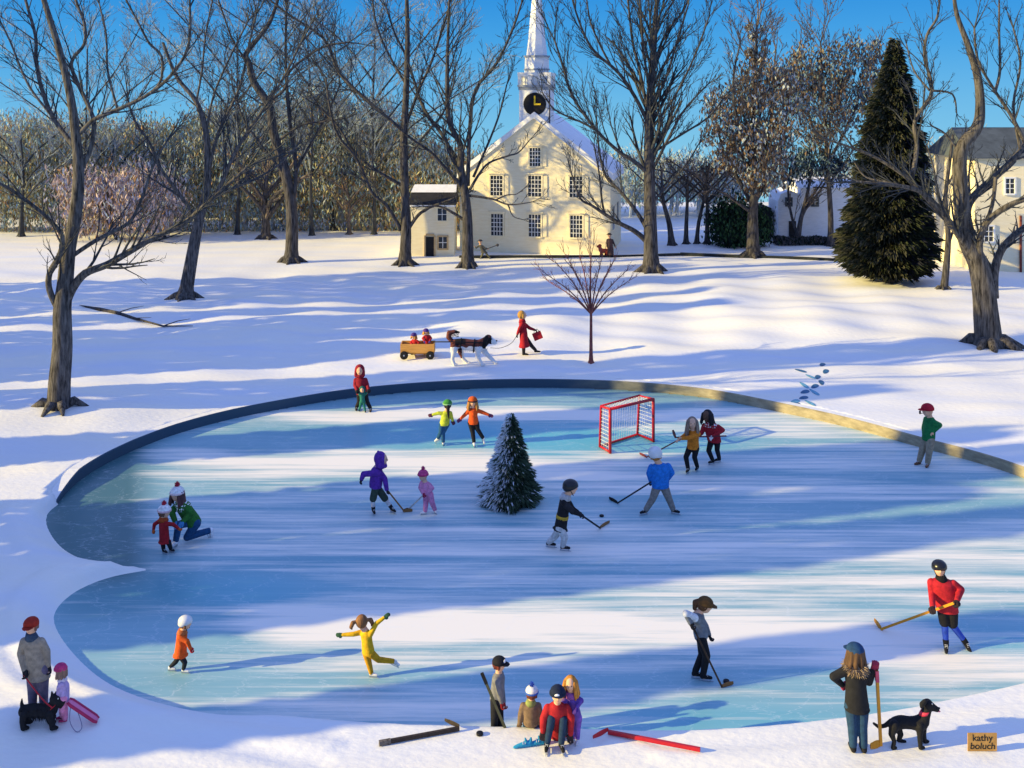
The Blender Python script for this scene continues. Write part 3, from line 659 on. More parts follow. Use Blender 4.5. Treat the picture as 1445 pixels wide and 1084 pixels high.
conifer('fir_tree', (719, 709), [(584, .6, 721), (602, 6.5, 721), (630, 14, 720), (660, 22, 720), (685, 29, 718), (698, 33, 718), (706, 30, 718)], 15000,
        'small snow dusted fir tree standing alone in the middle of the ice', [DG1, DG2, SNB], lambda rad, q, r: 2 if r.random() < max(.04, .25 - .75 * rad.x) * .85 else r.choice([0, 1, 1]), .20, .022, 4, z0=ICE, trunk=.07, cat='fir tree')
# wood outside the frame at the left: its long shade falls over the ice and snow
SUN_AZ = R(14); SUN_EL = R(18)
wm = MB(); r = random.Random(77); tanel = math.tan(SUN_EL)
def shade_tree(xt, yt, wid, h, n=2600, low=.6):
    k = 0
    for k in range(n):
        t = r.random() ** .8; rr_ = wid * (1 - max(0, (t - .72)) / .28 * .8) * math.sqrt(r.random()); a = r.uniform(0, 6.28)
        p = Vector((xt + math.cos(a) * rr_ * 1.0, yt + math.sin(a) * rr_, low + (h - low) * t)); d = Vector((math.cos(a), math.sin(a), r.uniform(-.4, .3))).normalized(); s = perp(d, r)
        wm.cur = r.choice([0, 1]); l = .55; wm.add([p, p + d * l * .5 + s * .22, p + d * l, p + d * l * .5 - s * .22], [(0, 1, 2, 3)])
    wm.cur = 2; wm.tube([(xt, yt, -.3), (xt, yt, h * .5), (xt, yt, h)], [.3, .2, .05], 8)
def shade(y_at_mid, wid, reach=20, xt=-24, h=None):
    """tree whose shadow strip passes y_at_mid at x=0."""
    yt = y_at_mid + math.tan(-SUN_AZ) * (0 - xt)
    h = h or (reach - xt) * tanel
    shade_tree(xt, yt, wid, h, int(1500 + 900 * wid))
for ym, wd, rc, xt in [(28.3, .9, 16, -24), (26.4, .95, 18, -27), (24.9, .55, 12, -24), (22.9, .75, 17, -26), (33.6, .75, 14, -25), (18.4, .38, 10, -22), (38.4, 1.0, 24, -28), (43.3, 1.3, 0, -30), (46.3, 1.5, -2, -32), (49.3, 1.3, 12, -34), (53, .7, 12, -40), (57.2, 2.0, 14, -44), (61.5, 1.8, 12, -46)]:
    shade(ym, wd, rc, xt)
o = wm.build('unseen_left_woods', [GRN, GRD, BARK_DARK]); tag(o, 'unseen evergreen woods outside the left edge whose long shade crosses the pond', 'woods', None, 'stuff')
o = None
# ------------------------------------------------------------------ buildings
CREAM = mat('cream_board', '#faeecb', .85, .07, 1.5, .15, (1, 1, 5), '#f0e0b6')
TRIM = mat('white_trim', '#f1efe8', .7, .06, 4)
SLATE = mat('slate', '#2c2a2a', .8, .3, 3, .3); ROOFG = mat('grey_roof', '#4e565c', .85, .2, 1.2, .2)
GLASS = mat('dark_glass', '#2b3138', .25, .3, 3, spec=.5); WHITEW = mat('white_board', '#e9ebee', .85, .06, 2, .1, (1, 1, 5))
TAN = mat('tan_frame', '#c9ab7c', .8, .1, 5); GOLD = mat('gold', '#e8c62a', .5, .1, 5); BLACK = mat('black_paint', '#15151a', .6, .2, 5)
SNOWC = mat('snow_cap', (.87, .87, .88), .8, .05, 2, .2)
def window(parent, x, z, w, h, y, nx=4, ny=5, fr=None, shade_w=0):
    m = MB(); t = .10
    m.box((x - w / 2 - t / 2, y - .03, z), (t, .09, h + 2 * t)); m.box((x + w / 2 + t / 2, y - .03, z), (t, .09, h + 2 * t)); m.box((x, y - .03, z + h / 2 + t / 2), (w, .088, t)); m.box((x, y - .045, z - h / 2 - t / 2), (w, .12, t))
    o = m.build('window', fr or CREAM, parent)
    g = MB(); g.box((x, y + .005, z), (w, .03, h)); g.build('pane', GLASS, o)
    s = MB()
    for i in range(1, nx): s.box((x - w / 2 + w * i / nx, y - .025, z), (.035, .03, h))
    for j in range(1, ny): s.box((x, y - .028, z - h / 2 + h * j / ny), (w, .03, .035))
    if nx > 1: s.build('muntin', TRIM, o)
    return o
def gable_house(w, dep, eave, peak, m):
    m.add([(-w / 2, 0, -.5), (w / 2, 0, -.5), (w / 2, 0, eave), (0, 0, peak), (-w / 2, 0, eave), (-w / 2, dep, -.5), (w / 2, dep, -.5), (w / 2, dep, eave), (0, dep, peak), (-w / 2, dep, eave)],
          [(0, 1, 2, 3, 4), (9, 8, 7, 6, 5), (0, 5, 6, 1), (1, 6, 7, 2), (4, 9, 5, 0), (2, 7, 8, 3), (3, 8, 9, 4)])
def gable_roof(w, dep, eave, peak, ov, th_, f0, m, lift=.0):
    sl = (peak - eave) / (w / 2)
    for s in (-1, 1):
        a = Vector((0, 0, peak + lift)); b = Vector((s * (w / 2 + ov), 0, eave - ov * sl + lift)); t = Vector((0, 0, th_))
        pts = [a + Vector((0, f0, 0)), b + Vector((0, f0, 0)), b + t + Vector((0, f0, 0)), a + t + Vector((0, f0, 0))]; pts += [p + Vector((0, dep - f0 + .3, 0)) for p in pts]
        m.add(pts, [(0, 1, 2, 3), (7, 6, 5, 4), (0, 4, 5, 1), (1, 5, 6, 2), (2, 6, 7, 3), (3, 7, 4, 0)])
ch = thing('church', (1.43, 68.9, 0), 'tall cream wooden church with clock tower and pointed white steeple', 'church', None, R(-11), True)
m = MB(); gable_house(9.9, 7.5, 4.95, 8.75, m); m.build('wall', CREAM, ch)
m = MB(); gable_roof(9.9, 7.5, 4.95, 8.75, .22, .07, -.12, m, .01); rf = m.build('roof', TRIM, ch)
m = MB(); gable_roof(9.9, 7.5, 4.95, 8.75, .17, .34, -.06, m, .085); m.build('snow_cover', SNOWC, rf)
for x, z, w, h in [(-2.45, 1.81, .78, 1.4), (.05, 1.81, .78, 1.42), (2.76, 1.81, .78, 1.42), (-2.48, 4.36, .8, 1.28), (.05, 4.36, .86, 1.34), (2.74, 4.36, .82, 1.34), (.07, 6.25, .70, 1.18)]:
    wnd = window(ch, x, z, w, h, 0)
    m = MB(); m.box((x, -.07, z + h / 2 + .14), (w + .36, .13, .07)); m.build('lintel', CREAM, wnd)
    m = MB(); m.box((x + w / 2 + .26, -.03, z), (.26, .05, h)); m.build('shutter', CREAM, wnd)
for y in (2, 5):
    m = MB(); m.box((4.955, y, 2.2), (.05, .9, 1.5)); m.build('side_window', GLASS, ch)
tw = MB(); tw.box((-.05, 1.35, 8.4), (2.0, 2.0, 4.9)); tw_o = tw.build('tower', WHITEW, ch)
m = MB(); m.box((-.05, 1.35, 10.86), (2.2, 2.2, .14)); m.box((-.05, 1.35, 10.70), (2.1, 2.1, .18)); m.build('cornice', mat('grey_trim', '#9aa0a8', .8, .1, 4), tw_o)
m = MB()
for px_ in (-1.02, -.35, .32, .92):
    for py_ in (.4, 2.3): m.box((px_, py_, 11.22), (.22, .14, .56))
for py_ in (1.0, 1.7):
    for px_ in (-1.02, .92): m.box((px_, py_, 11.22), (.14, .22, .56))
m.box((-.05, .4, 11.62), (2.2, .18, .24)); m.box((-.05, 2.3, 11.62), (2.2, .18, .24)); m.box((-1.04, 1.35, 11.62), (.18, 1.72, .24)); m.box((.94, 1.35, 11.62), (.18, 1.72, .24)); m.build('gallery', TRIM, tw_o)
m = MB()
def octo(r_, z, c=(-.05, 1.35)): return (Vector((c[0], c[1], z)), Vector((r_, 0, 0)), Vector((0, r_, 0)))
m.rings([octo(.84, 10.93), octo(.80, 12.75)], 8); dr = m.build('drum', WHITEW, tw_o)
m = MB(); m.rings([octo(.88, 12.75), octo(.88, 12.87)], 8); m.rings([octo(.87, 11.9), octo(.87, 12.0)], 8); m.build('molding', MATS['grey_trim'], dr)
m = MB(); m.rings([octo(.70, 12.87), octo(.55, 14.2), octo(.34, 16.4), octo(.02, 20.6)], 8); m.build('steeple', WHITEW, tw_o)
def disc(m, c, r_, y0, y1, n=28):
    m.rings([(Vector((c[0], y0, c[1])), Vector((r_, 0, 0)), Vector((0, 0, r_))), (Vector((c[0], y1, c[1])), Vector((r_, 0, 0)), Vector((0, 0, r_)))], n)
m = MB(); disc(m, (.0, 9.68), .86, .30, .36); ck = m.build('clock', TRIM, tw_o)
m = MB(); disc(m, (.0, 9.68), .75, .27, .31); m.build('clock_face', BLACK, ck)
m = MB(); m.bar((0, .25, 9.62), (-.01, .25, 10.22), .10, .03, Vector((0, 1, 0))); m.bar((-.04, .235, 9.66), (.40, .235, 9.68), .11, .03, Vector((0, 1, 0)))
m.build('clock_hand', GOLD, ck)
m = MB(); m.box((.97, .33, 8.9), (.07, .06, 3.6)); m.build('corner_trim', mat('brown_trim', '#4e4347', .8, .2, 4), tw_o)
# annex
an = thing('annex', (-5.1, 67.6, 0), 'low cream annex with a black roof and dark door against the church side', 'annex', None, 0, True)
m = MB(); m.box((.05, 1.7, 1.4), (2.75, 3.4, 3.8)); m.build('wall', CREAM, an)
m = MB(); m.add([(-1.5, -.15, 3.36), (1.55, -.15, 3.36), (1.55, 1.7, 4.35), (-1.3, 1.7, 4.35), (-1.5, 3.5, 3.36), (1.55, 3.5, 3.36), (-1.5, -.15, 3.28), (1.55, -.15, 3.28), (1.55, 3.5, 3.28), (-1.5, 3.5, 3.28)],
                [(0, 1, 2, 3), (3, 2, 5, 4), (0, 3, 4), (1, 5, 2), (6, 7, 1, 0), (7, 8, 5, 1), (8, 9, 4, 5), (9, 6, 0, 4), (9, 8, 7, 6)]); rf = m.build('roof', SLATE, an)
m = MB(); m.add([(-1.42, .95, 3.99), (1.5, .95, 3.99), (1.5, 1.7, 4.44), (-1.25, 1.7, 4.44), (1.5, 2.5, 4.0), (-1.4, 2.5, 4.0)], [(0, 1, 2, 3), (3, 2, 4, 5)]); m.build('snow_cover', SNOWC, rf)
m = MB(); m.box((.05, -.08, 3.22), (2.95, .12, .14)); m.build('fascia', TRIM, an)
m = MB(); m.box((-.12, -.02, .62), (.5, .06, 1.24)); m.build('door', BLACK, an)
m = MB(); m.box((-.43, -.03, .66), (.1, .1, 1.36)); m.box((.19, -.03, .66), (.1, .1, 1.36)); m.box((-.12, -.03, 1.38), (.52, .098, .12)); m.build('door_frame', TAN, an)
window(an, .70, .88, .52, .72, 0, 2, 2, TAN); window(an, .66, 2.67, .56, .78, 0, 2, 2, CREAM)
# white house at the right
wh = thing('white_house', (P(1168, 345, 75).x, 75.2, 0), 'white house with a small gabled wing, standing left of the tall conifer', 'house', None, 0, True)
m = MB(); m.box((.15, 2, 1.4), (3.9, 4, 4.8)); m.build('wall', WHITEW, wh)
m = MB(); m.add([(-1.95, -.2, 3.75), (2.3, -.2, 3.75), (2.3, 2, 4.35), (-1.95, 2, 4.35), (-1.95, 4.2, 3.75), (2.3, 4.2, 3.75)], [(0, 1, 2, 3), (3, 2, 5, 4), (0, 3, 4), (1, 5, 2), (0, 4, 5, 1)]); m.build('roof', SNOWC, wh)
m = MB(); m.box((-.5, -.24, 3.78), (1.1, .08, .1)); m.build('gutter', BLACK, wh)
wg = MB(); wg.box((-2.65, 1.2, .9), (1.7, 2.8, 3.8)); wg.add([(-3.5, -.2, 2.8), (-1.8, -.2, 2.8), (-2.0, -.2, 3.3), (-2.65, -.2, 3.55), (-3.3, -.2, 3.3), (-3.5, 2.6, 2.8), (-1.8, 2.6, 2.8), (-2.0, 2.6, 3.3), (-2.65, 2.6, 3.55), (-3.3, 2.6, 3.3)], [(0, 1, 2, 3, 4), (9, 8, 7, 6, 5), (1, 6, 7, 2), (2, 7, 8, 3), (3, 8, 9, 4), (4, 9, 5, 0)]); wg.build('wing', WHITEW, wh)
window(wh, -2.75, 2.75, .32, .45, -.2, 2, 2, ROOFG); window(wh, -.85, 2.75, .36, .5, 0, 2, 2, ROOFG)
m = MB(); m.box((-2.5, -.24, .85), (.5, .06, 1.1)); m.build('door', SLATE, wh)
sh = thing('garden_shed', (P(1079, 343, 76).x, 76, 0), 'narrow black shed beside the brown leaved tree', 'shed', None, 0, True)
m = MB(); m.box((0, .8, 1.05), (.95, 1.6, 2.3)); m.build('wall', BLACK, sh)
m = MB(); m.add([(-.55, -.1, 2.18), (.55, -.1, 2.18), (0, -.1, 2.42), (-.55, 1.7, 2.18), (.55, 1.7, 2.18), (0, 1.7, 2.42)], [(0, 1, 2), (5, 4, 3), (0, 2, 5, 3), (1, 4, 5, 2), (0, 3, 4, 1)]); m.build('roof', SLATE, sh)
# cream house at the right edge
rh_ = thing('cream_house', (P(1378, 385, 61).x, 61.2, 0), 'cream house with a grey roof behind the huge trunk at the right edge', 'house', None, 0, True)
m = MB(); m.box((3.4, 3, 2.85), (6.8, 6, 7.6)); m.build('wall', CREAM, rh_)
m = MB(); m.add([(-.5, -.35, 6.6), (7.3, -.35, 6.6), (7.3, 3, 8.3), (-.1, 3, 8.3), (7.3, 6.3, 6.6), (-.5, 6.3, 6.6)], [(0, 1, 2, 3), (3, 2, 4, 5), (0, 3, 5), (1, 4, 2), (0, 5, 4, 1)]); m.build('roof', ROOFG, rh_)
window(rh_, 2.0, 5.0, .5, .85, 0, 2, 3, TRIM); window(rh_, .78, 2.25, .5, .85, 0, 2, 3, TRIM); window(rh_, 4.2, 5.0, .5, .85, 0, 2, 3, TRIM); window(rh_, 3.4, 2.25, .5, .85, 0, 2, 3, TRIM)
m = MB(); m.tube([(2.6, -.08, -.2), (2.6, -.08, 3.3)], .07, 8); m.build('downpipe', mat('red_brown', '#7a4038', .8, .2, 4), rh_)
def hedge(name, u0, u1, v, hpx, dep, label, mats, n, seed):
    r = random.Random(seed); a = G(u0, v); b = G(u1, v); h = hpx * a.y / F; mb = MB(); pts = []
    for i in range(n):
        t = r.random(); pts.append(Vector((a.x + (b.x - a.x) * t, a.y + r.uniform(0, dep), h * (r.random() ** .6) * (1 + .12 * math.sin(t * 23)))))
    blades(mb, pts, .3, .06, UP, r, list(range(len(mats)))); mb.cur = 0
    mb.box(((a.x + b.x) / 2, a.y + dep / 2, h * .35), (abs(b.x - a.x), dep * .7, h * .7))
    o = mb.build(name, mats, None, org=((a.x + b.x) / 2, a.y, 0)); tag(o, label, 'hedge'); return o
hedge('hedge', 1096, 1192, 346, 9, .9, 'low grey hedge along the foot of the white house', [HD, GRD], 5000, 5)
hedge('hedge', 1384, 1475, 384, 27, 1.0, 'dark grey hedge before the cream house at the right edge', [HD, GRD], 5000, 6)
# low dark wall line, continued right of the church as a plain dark strip
m = MB(); pts = [(648, 363.5), (760, 363), (870, 363), (960, 360), (1060, 364), (1130, 366), (1188, 369)]
for i in range(len(pts) - 1):
    a = G(*pts[i]); b = G(*pts[i + 1]); m.bar((a.x, a.y, .0), (b.x, b.y, .0), .35, .30 if i > 2 else .22, Vector((0, 0, 1)))
o = m.build('low_wall_strip', mat('dark_stone', '#2a2f30', .9, .35, 4, .4), None, org=(G(870, 363).x, G(870, 363).y, 0)); tag(o, 'low dark stone wall past the church front, continued right as a dark strip', 'low wall')
# fallen branch
m = MB(); br = []
for u, v in [(112, 432), (140, 436), (165, 443), (190, 451), (230, 460), (272, 467)]:
    g = G(u, v); br.append(Vector((g.x, g.y, gz(g.x, g.y) + .06)))
m.tube(br, [.012, .10, .09, .06, .04, .015], 7)
for i, s in ((2, 1), (3, -1), (4, 1)): m.tube([br[i], br[i] + Vector((.5, .5 * s, .12)), br[i] + Vector((1.0, .7 * s, .18))], [.03, .02, .008], 5)
o = m.build('fallen_branch', BARK_DARK, None, True, org=tuple(br[2])); tag(o, 'long dark fallen branch lying on the snow right of the nearest tree', 'branch')

# ------------------------------------------------------------------ people
SKIN = mat('skin', '#e3b08d', .6, .06, 10); SKIND = mat('skin_dark', '#5e4130', .6, .08, 10); EYE = mat('eye_dark', '#231b18', .4, .05, 5); LIP = mat('lip', '#b06a5e', .6, .05, 5)
STEEL = mat('steel', '#b9bec6', .3, .1, 8, metal=.8, spec=.5)
def yoke_mat(hx):
    n = 'yoke_' + hx.lstrip('#')
    if n in MATS: return MATS[n]
    m = bpy.data.materials.new(n); m.use_nodes = True; nt = m.node_tree; vo = nt.nodes.new('ShaderNodeTexVoronoi'); vo.inputs['Scale'].default_value = 17; vo.inputs['Randomness'].default_value = .25
    tc = nt.nodes.new('ShaderNodeTexCoord'); nt.links.new(tc.outputs['Object'], vo.inputs['Vector']); cr = nt.nodes.new('ShaderNodeValToRGB'); cr.color_ramp.interpolation = 'CONSTANT'
    cr.color_ramp.elements[0].color = (.85, .84, .82, 1); cr.color_ramp.elements[1].position = .42; cr.color_ramp.elements[1].color = (*hexc(hx), 1)
    nt.links.new(vo.outputs['Distance'], cr.inputs[0]); nt.links.new(cr.outputs[0], nt.nodes['Principled BSDF'].inputs['Base Color']); nt.nodes['Principled BSDF'].inputs['Roughness'].default_value = .9
    MATS[n] = m; return m
def ground_at(u, v, surf):
    if surf == 'ice': g = G(u, v, ICE); return g, ICE
    Yn = GY(v, 0); Yt = np.linspace(Yn * .93, Yn * 1.09, 900); Xt = (u - CX) * Yt / F; zt = CH - (v - HZ) * Yt / F
    hit = np.nonzero(zt <= ground_z(Xt, Yt))[0]; i = int(hit[0]) if len(hit) else 400
    return P(u, v, float(Yt[i])), float(zt[i])
def hand(m, w, d, pn, H, mitt=False, curl=1.0, grow_=0.0, sgn=1):
    d = d.normalized(); pn = (pn - d * pn.dot(d)); pn = pn.normalized() if pn.length > 1e-4 else d.orthogonal().normalized(); lat = d.cross(pn); g = grow_ * H
    a = w; b = w + d * .030 * H; c = w + d * .052 * H
    for s in (-.5, 0, .5): m.limb([a + lat * s * .020 * H, c + lat * s * .036 * H], [.013 * H + g, .012 * H + g])
    fr = (.0062 if not mitt else .009) * H + g; sp = .0125 * H + g * 1.1
    for k, ln in enumerate((.036, .042, .039, .030)):
        off = lat * (k - 1.5) * (sp if not mitt else sp * .75); ln *= H; r0 = c + off
        d1 = (d * math.cos(.45 * curl) + pn * math.sin(.45 * curl)); d2 = (d * math.cos(1.35 * curl) + pn * math.sin(1.35 * curl)); d3 = (d * math.cos(2.1 * curl) + pn * math.sin(2.1 * curl))
        p1 = r0 + d1 * ln * .5; p2 = p1 + d2 * ln * .35; p3 = p2 + d3 * ln * .25
        m.limb([r0, p1, p2, p3], [fr * 1.1, fr, fr * .95, fr * .85])
    t0 = a + d * .012 * H - lat * sgn * .018 * H; t1 = t0 - lat * sgn * .016 * H + d * .012 * H + pn * .008 * H; t2 = t1 + d * .018 * H + pn * .012 * H * curl
    m.limb([t0, t1, t2], [fr * 1.25, fr * 1.1, fr * .95])
def person(label, u, gv, f, J, hp, surf='snow', group=None, top='#888888', bottom='#222222', hem=None, skin=None, glove='#1b1b20', mitt=False, boot='#17171a', skate=False, hat=None, hatc='#aa2222', hatc2=None,
           hair=None, hairc='#6b4426', hl=1.6, bulk=1.0, low=None, ground='RL', face=True, look=None, collar=None, belt=None, sit=False, extra=None, hw=None, fdir={}, leg=1.0, lowleg=None, sleeve=None, curl=1.0, hood=None, cat='person', tilt=0, gname='glove'):
    g, z0 = ground_at(u, gv, surf); Y0 = g.y; k = Y0 / F; H = hp * k; SK = skin or SKIN
    th = thing('person', (g.x, g.y, z0), label, cat, group); look = f if look is None else look
    Fw = Vector((math.sin(R(f)), -math.cos(R(f)), 0)); Rt = Vector((-math.cos(R(f)), -math.sin(R(f)), 0)); UPV = Vector((0, 0, 1))
    def pt(key, dy=0): t = J[key]; return P(t[0], t[1], Y0 + (t[2] if len(t) > 2 else dy))
    head = pt('h', J['p'][2] * 0 if len(J['p']) > 2 else 0); neck = pt('n'); pel = pt('p'); rh = J['hr'] * k
    hwid = (hw * k if hw else .108 * H) * .93; hip = .052 * H
    sh = {'R': neck + Rt * hwid, 'L': neck - Rt * hwid}; hp_ = {'R': pel + Rt * hip, 'L': pel - Rt * hip}
    axis = (neck - pel).normalized()
    for s in 'RL': sh[s] -= axis * .034 * H - (neck - sh[s]) * .10
    el = {}; ha = {}; kn = {}; an_ = {}; so = {}; ft = {}
    ah = (.062 if skate else .045) * H
    for s, sg in (('R', 1), ('L', -1)):
        dyS = (Rt * hwid * sg).y
        el[s] = pt('e' + s, dyS * 1.15); ha[s] = pt('w' + s, dyS * .9 if len(J['w' + s]) < 3 else 0)
        dyH = (Rt * hip * sg).y; kn[s] = pt('k' + s, dyH * 1.2)
        t = J['a' + s]
        if s in ground:
            Yf = (CH - z0) * F / (t[1] - HZ); Yf = max(Y0 - .25 * H, min(Y0 + .25 * H, Yf)) if len(t) < 3 else Y0 + t[2]
            q = P(t[0], t[1], Yf); q.z = z0 if surf == 'ice' else gz(q.x, q.y)
        else: q = pt('a' + s, dyH * 1.2)
        so[s] = q; d = fdir.get(s, tuple(Fw)); ft[s] = Vector(d).normalized()
        upf = UPV - ft[s] * UPV.dot(ft[s]); upf = upf.normalized() if upf.length > .2 else Vector((0, 0, 1)); ft[s + 'u'] = upf
        an_[s] = q + upf * ah
        if s not in ground: an_[s] = q + upf * ah * .9
    # --- body
    b = MB()
    hx = Matrix((Vector((-math.cos(R(look)), -math.sin(R(look)), 0)), Vector((math.sin(R(look)), -math.cos(R(look)), 0)), UPV)).transposed()
    if tilt: hx = Matrix.Rotation(R(tilt), 3, 'Y') @ hx
    def hd(x, y, z): return head + hx @ Vector((x * rh, y * rh, z * rh))
    b.ball(head, rh, (.76, .90, 1.0), hx, 16, 12); b.ball(hd(0, .18, -.45), rh, (.52, .58, .55), hx); b.ball(hd(0, .90, -.08), rh, (.12, .16, .20), hx, 8, 6)
    for s in (-1, 1): b.ball(hd(.76 * s, -.02, -.05), rh, (.10, .16, .22), hx, 8, 6)
    b.limb([hd(0, -.1, -.5), neck + axis * .0], [rh * .46, rh * .50])
    lat = Rt
    fwd = lat.cross(axis).normalized();
    def ring(c, rx, ry): return (c, lat * rx, fwd * ry)
    sp = lambda t: neck.lerp(pel, t)
    b.rings([ring(sp(-.04), .03 * H, .03 * H), ring(sp(.05), hwid * .85, .045 * H), ring(sp(.3), hwid * .80, .06 * H), ring(sp(.65), hwid * .62, .052 * H), ring(sp(1), hip + .035 * H, .06 * H), ring(pel - axis * .04 * H, hip * .9, .04 * H)])
    for s, sg in (('R', 1), ('L', -1)):
        b.limb([sh[s], el[s], ha[s]], [.030 * H, .024 * H, .017 * H]); b.limb([hp_[s], kn[s], an_[s]], [.050 * H, .034 * H, .024 * H])
        b.limb([an_[s] - ft[s + 'u'] * .02 * H, an_[s] - ft[s + 'u'] * .022 * H + ft[s] * .08 * H], [.022 * H, .016 * H])
        dh = (ha[s] - el[s]).normalized()
        pn = Fw - UPV * .3 if abs(dh.dot(Fw)) < .7 else -UPV
        hand(b, ha[s] - dh * .012 * H, dh, pn, H * .94, mitt, curl, 0, sg)
    vox = max(.007, .0085 * H / 1.2) if glove is None else .011
    bake(b.build('body', SK, th, True), vox, 2)
    if face:
        for s in (-1, 1):
            e = MB(); e.ball(hd(.30 * s, .80, .10), rh * .085, (1, .6, 1), hx, 8, 6); e.build('eye', EYE, th, True)
        e = MB(); e.ball(hd(0, .72, -.48), rh * .12, (1.5, .5, .45), hx, 8, 6); e.build('mouth', LIP, th, True)
    # --- jacket
    j = MB(); bw = hwid * 1.04; B = bulk
    rr = [ring(sp(-.10), rh * .42, rh * .42), ring(sp(.0), bw * .80, .058 * H * B), ring(sp(.10), bw * 1.02, .075 * H * B), ring(sp(.5), bw * .93, .080 * H * B), ring(sp(.85), max(bw * .90, hip + .05 * H), .085 * H * B)]
    if hem:
        hc = pt('hem') if 'hem' in J else pel - axis * .1 * H; rr.append(ring(hc.lerp(pel, .45), (hem * k + max(bw * .9, hip + .05 * H)) / 2, .088 * H * B)); rr.append(ring(hc, hem * k, min(hem * k * .95, .12 * H * B)))
    else: rr.append(ring(sp(1.06), max(bw * .88, hip + .052 * H), .08 * H * B))
    j.rings(rr)
    for s in 'RL':
        dh = (ha[s] - el[s]); j.limb([sh[s], el[s], el[s] + dh * .92], [.043 * H * B, .037 * H * B, .028 * H * B])
    jk = bake(j.build('jacket', cloth(top), th, True), .012, 4)
    if sleeve:
        for s, cc in sleeve.items():
            q = MB(); q.limb([sh[s].lerp(el[s], .25), el[s]], [.047 * H * B, .042 * H * B]); bake(q.build('sleeve', cloth(cc), th, True), .012, 3)
    if belt:
        q = MB(); q.rings([ring(sp(belt[1] - .05), bw * .97, .086 * H * B), ring(sp(belt[1] + .06), bw * .97, .089 * H * B)]); q.build('stripe', cloth(belt[0]), th, True)
    # --- trousers
    def seat(q):
        q.ball(pel - axis * .01 * H, 1, (hip + .022 * H, .052 * H, .055 * H), Matrix((lat, fwd, axis)).transposed())
    q = MB(); seat(q)
    for s in 'RL':
        a = an_[s]; e = kn[s].lerp(a, .9)
        if lowleg: q.limb([hp_[s], kn[s].lerp(hp_[s], .12)], [.062 * H * leg, .058 * H * leg])
        else: q.limb([hp_[s], kn[s], e], [.060 * H * leg, .045 * H * leg, .036 * H * leg])
    bake(q.build('shorts' if lowleg else 'trousers', cloth(bottom), th, True), .011, 3)
    if lowleg:
        for s in 'RL': q = MB(); q.limb([kn[s].lerp(hp_[s], .15), kn[s], kn[s].lerp(an_[s], .9)], [.043 * H, .040 * H, .030 * H]); bake(q.build('stocking', cloth(lowleg), th, True), .011, 3)
    # --- gloves, boots
    if glove:
        for s, sg in (('R', 1), ('L', -1)):
            q = MB(); dh = (ha[s] - el[s]).normalized(); pn = Fw - UPV * .3 if abs(dh.dot(Fw)) < .7 else -UPV
            q.limb([ha[s] - dh * .035 * H, ha[s]], [.026 * H, .023 * H]); hand(q, ha[s] - dh * .012 * H, dh, pn, H, mitt, curl, .0035, sg)
            bake(q.build('mitten' if mitt else 'glove', cloth(glove), th, True), .0058 if H > .9 else .005, 1)
    for s in 'RL':
        q = MB(); up_ = ft[s + 'u']; lift = .028 * H if skate else 0; base = an_[s] - up_ * (ah - lift); sd = ft[s].cross(up_)
        q.limb([an_[s] + (kn[s] - an_[s]).normalized() * .05 * H, an_[s], base + up_ * .022 * H - ft[s] * .01 * H], [.034 * H, .031 * H, .026 * H])
        q.limb([base + up_ * .024 * H, base + up_ * .020 * H + ft[s] * .055 * H, base + up_ * .017 * H + ft[s] * .092 * H], [.026 * H, .023 * H, .018 * H])
        bo = bake(q.build('skate' if skate else 'boot', cloth(boot), th, True), .0085, 2)
        if H > 1.15:
            l2 = MB()
            for t in (.2, .45, .7): c_ = base + up_ * (.060 - .030 * t) * H + ft[s] * (.015 + .055 * t) * H; l2.bar(c_ - sd * .016 * H, c_ + sd * .016 * H, .004 * H, .005 * H, up_)
            l2.build('lace', mat('lace_white', '#e2e2e0', .7, .05, 5), bo)
        if skate:
            q = MB(); c = base - up_ * .006 * H + ft[s] * .035 * H
            q.bar(c - ft[s] * .075 * H - up_ * .016 * H, c + ft[s] * .085 * H - up_ * .016 * H, .008, .010 * H, up_)
            q.bar(c - ft[s] * .06 * H - up_ * .02 * H, c - ft[s] * .06 * H + up_ * .014 * H, .012, .02 * H, ft[s]); q.bar(c + ft[s] * .05 * H - up_ * .02 * H, c + ft[s] * .05 * H + up_ * .014 * H, .012, .02 * H, ft[s])
            q.bar(c - ft[s] * .05 * H + up_ * .006 * H, c + ft[s] * .06 * H + up_ * .006 * H, .030 * H, .010 * H, up_)
            q.build('blade', STEEL, bo)
    # --- hair
    if hair:
        q = MB(); HM = mat('hair_' + hairc.lstrip('#'), hairc, .7, .3, 20, .3, (1, 1, .2))
        q.ball(hd(0, -.20, .10), rh, (.90, .92, 1.0), hx, 16, 12)
        if hair in ('long',):
            for a in (-125, -100, -70, -35, 0, 35, 70, 100, 125):
                x, y = math.sin(R(a)), -math.cos(R(a)) * .95; fl = 1.05 if abs(a) > 80 else 1.15
                q.limb([hd(x * .78, y * .8 - .08, .25), hd(x * .95, y * .95 - .05, -.5), hd(x * 1.05 * fl, y * 1.05, -hl * .75), hd(x * 1.0 * fl, y * 1.1, -hl)], [rh * .30, rh * .28, rh * .25, rh * .10])
        if hair == 'braid': q.limb([hd(0, -.9, -.2), hd(0, -1.2, -1.0), hd(.05, -1.3, -1.9), hd(.15, -1.3, -2.7)], [rh * .5, rh * .34, rh * .26, rh * .1])
        if hair == 'pigtails':
            for s in (-1, 1): q.limb([hd(.8 * s, -.2, .25), hd(1.35 * s, -.25, .1), hd(1.6 * s, -.25, -.45), hd(1.45 * s, -.2, -.85)], [rh * .2, rh * .34, rh * .3, rh * .1])
        if hair == 'ponytail': q.limb([hd(0, -.9, .35), hd(0, -1.35, .0), hd(0, -1.25, -.8), hd(0, -1.0, -1.1)], [rh * .3, rh * .36, rh * .30, rh * .12])
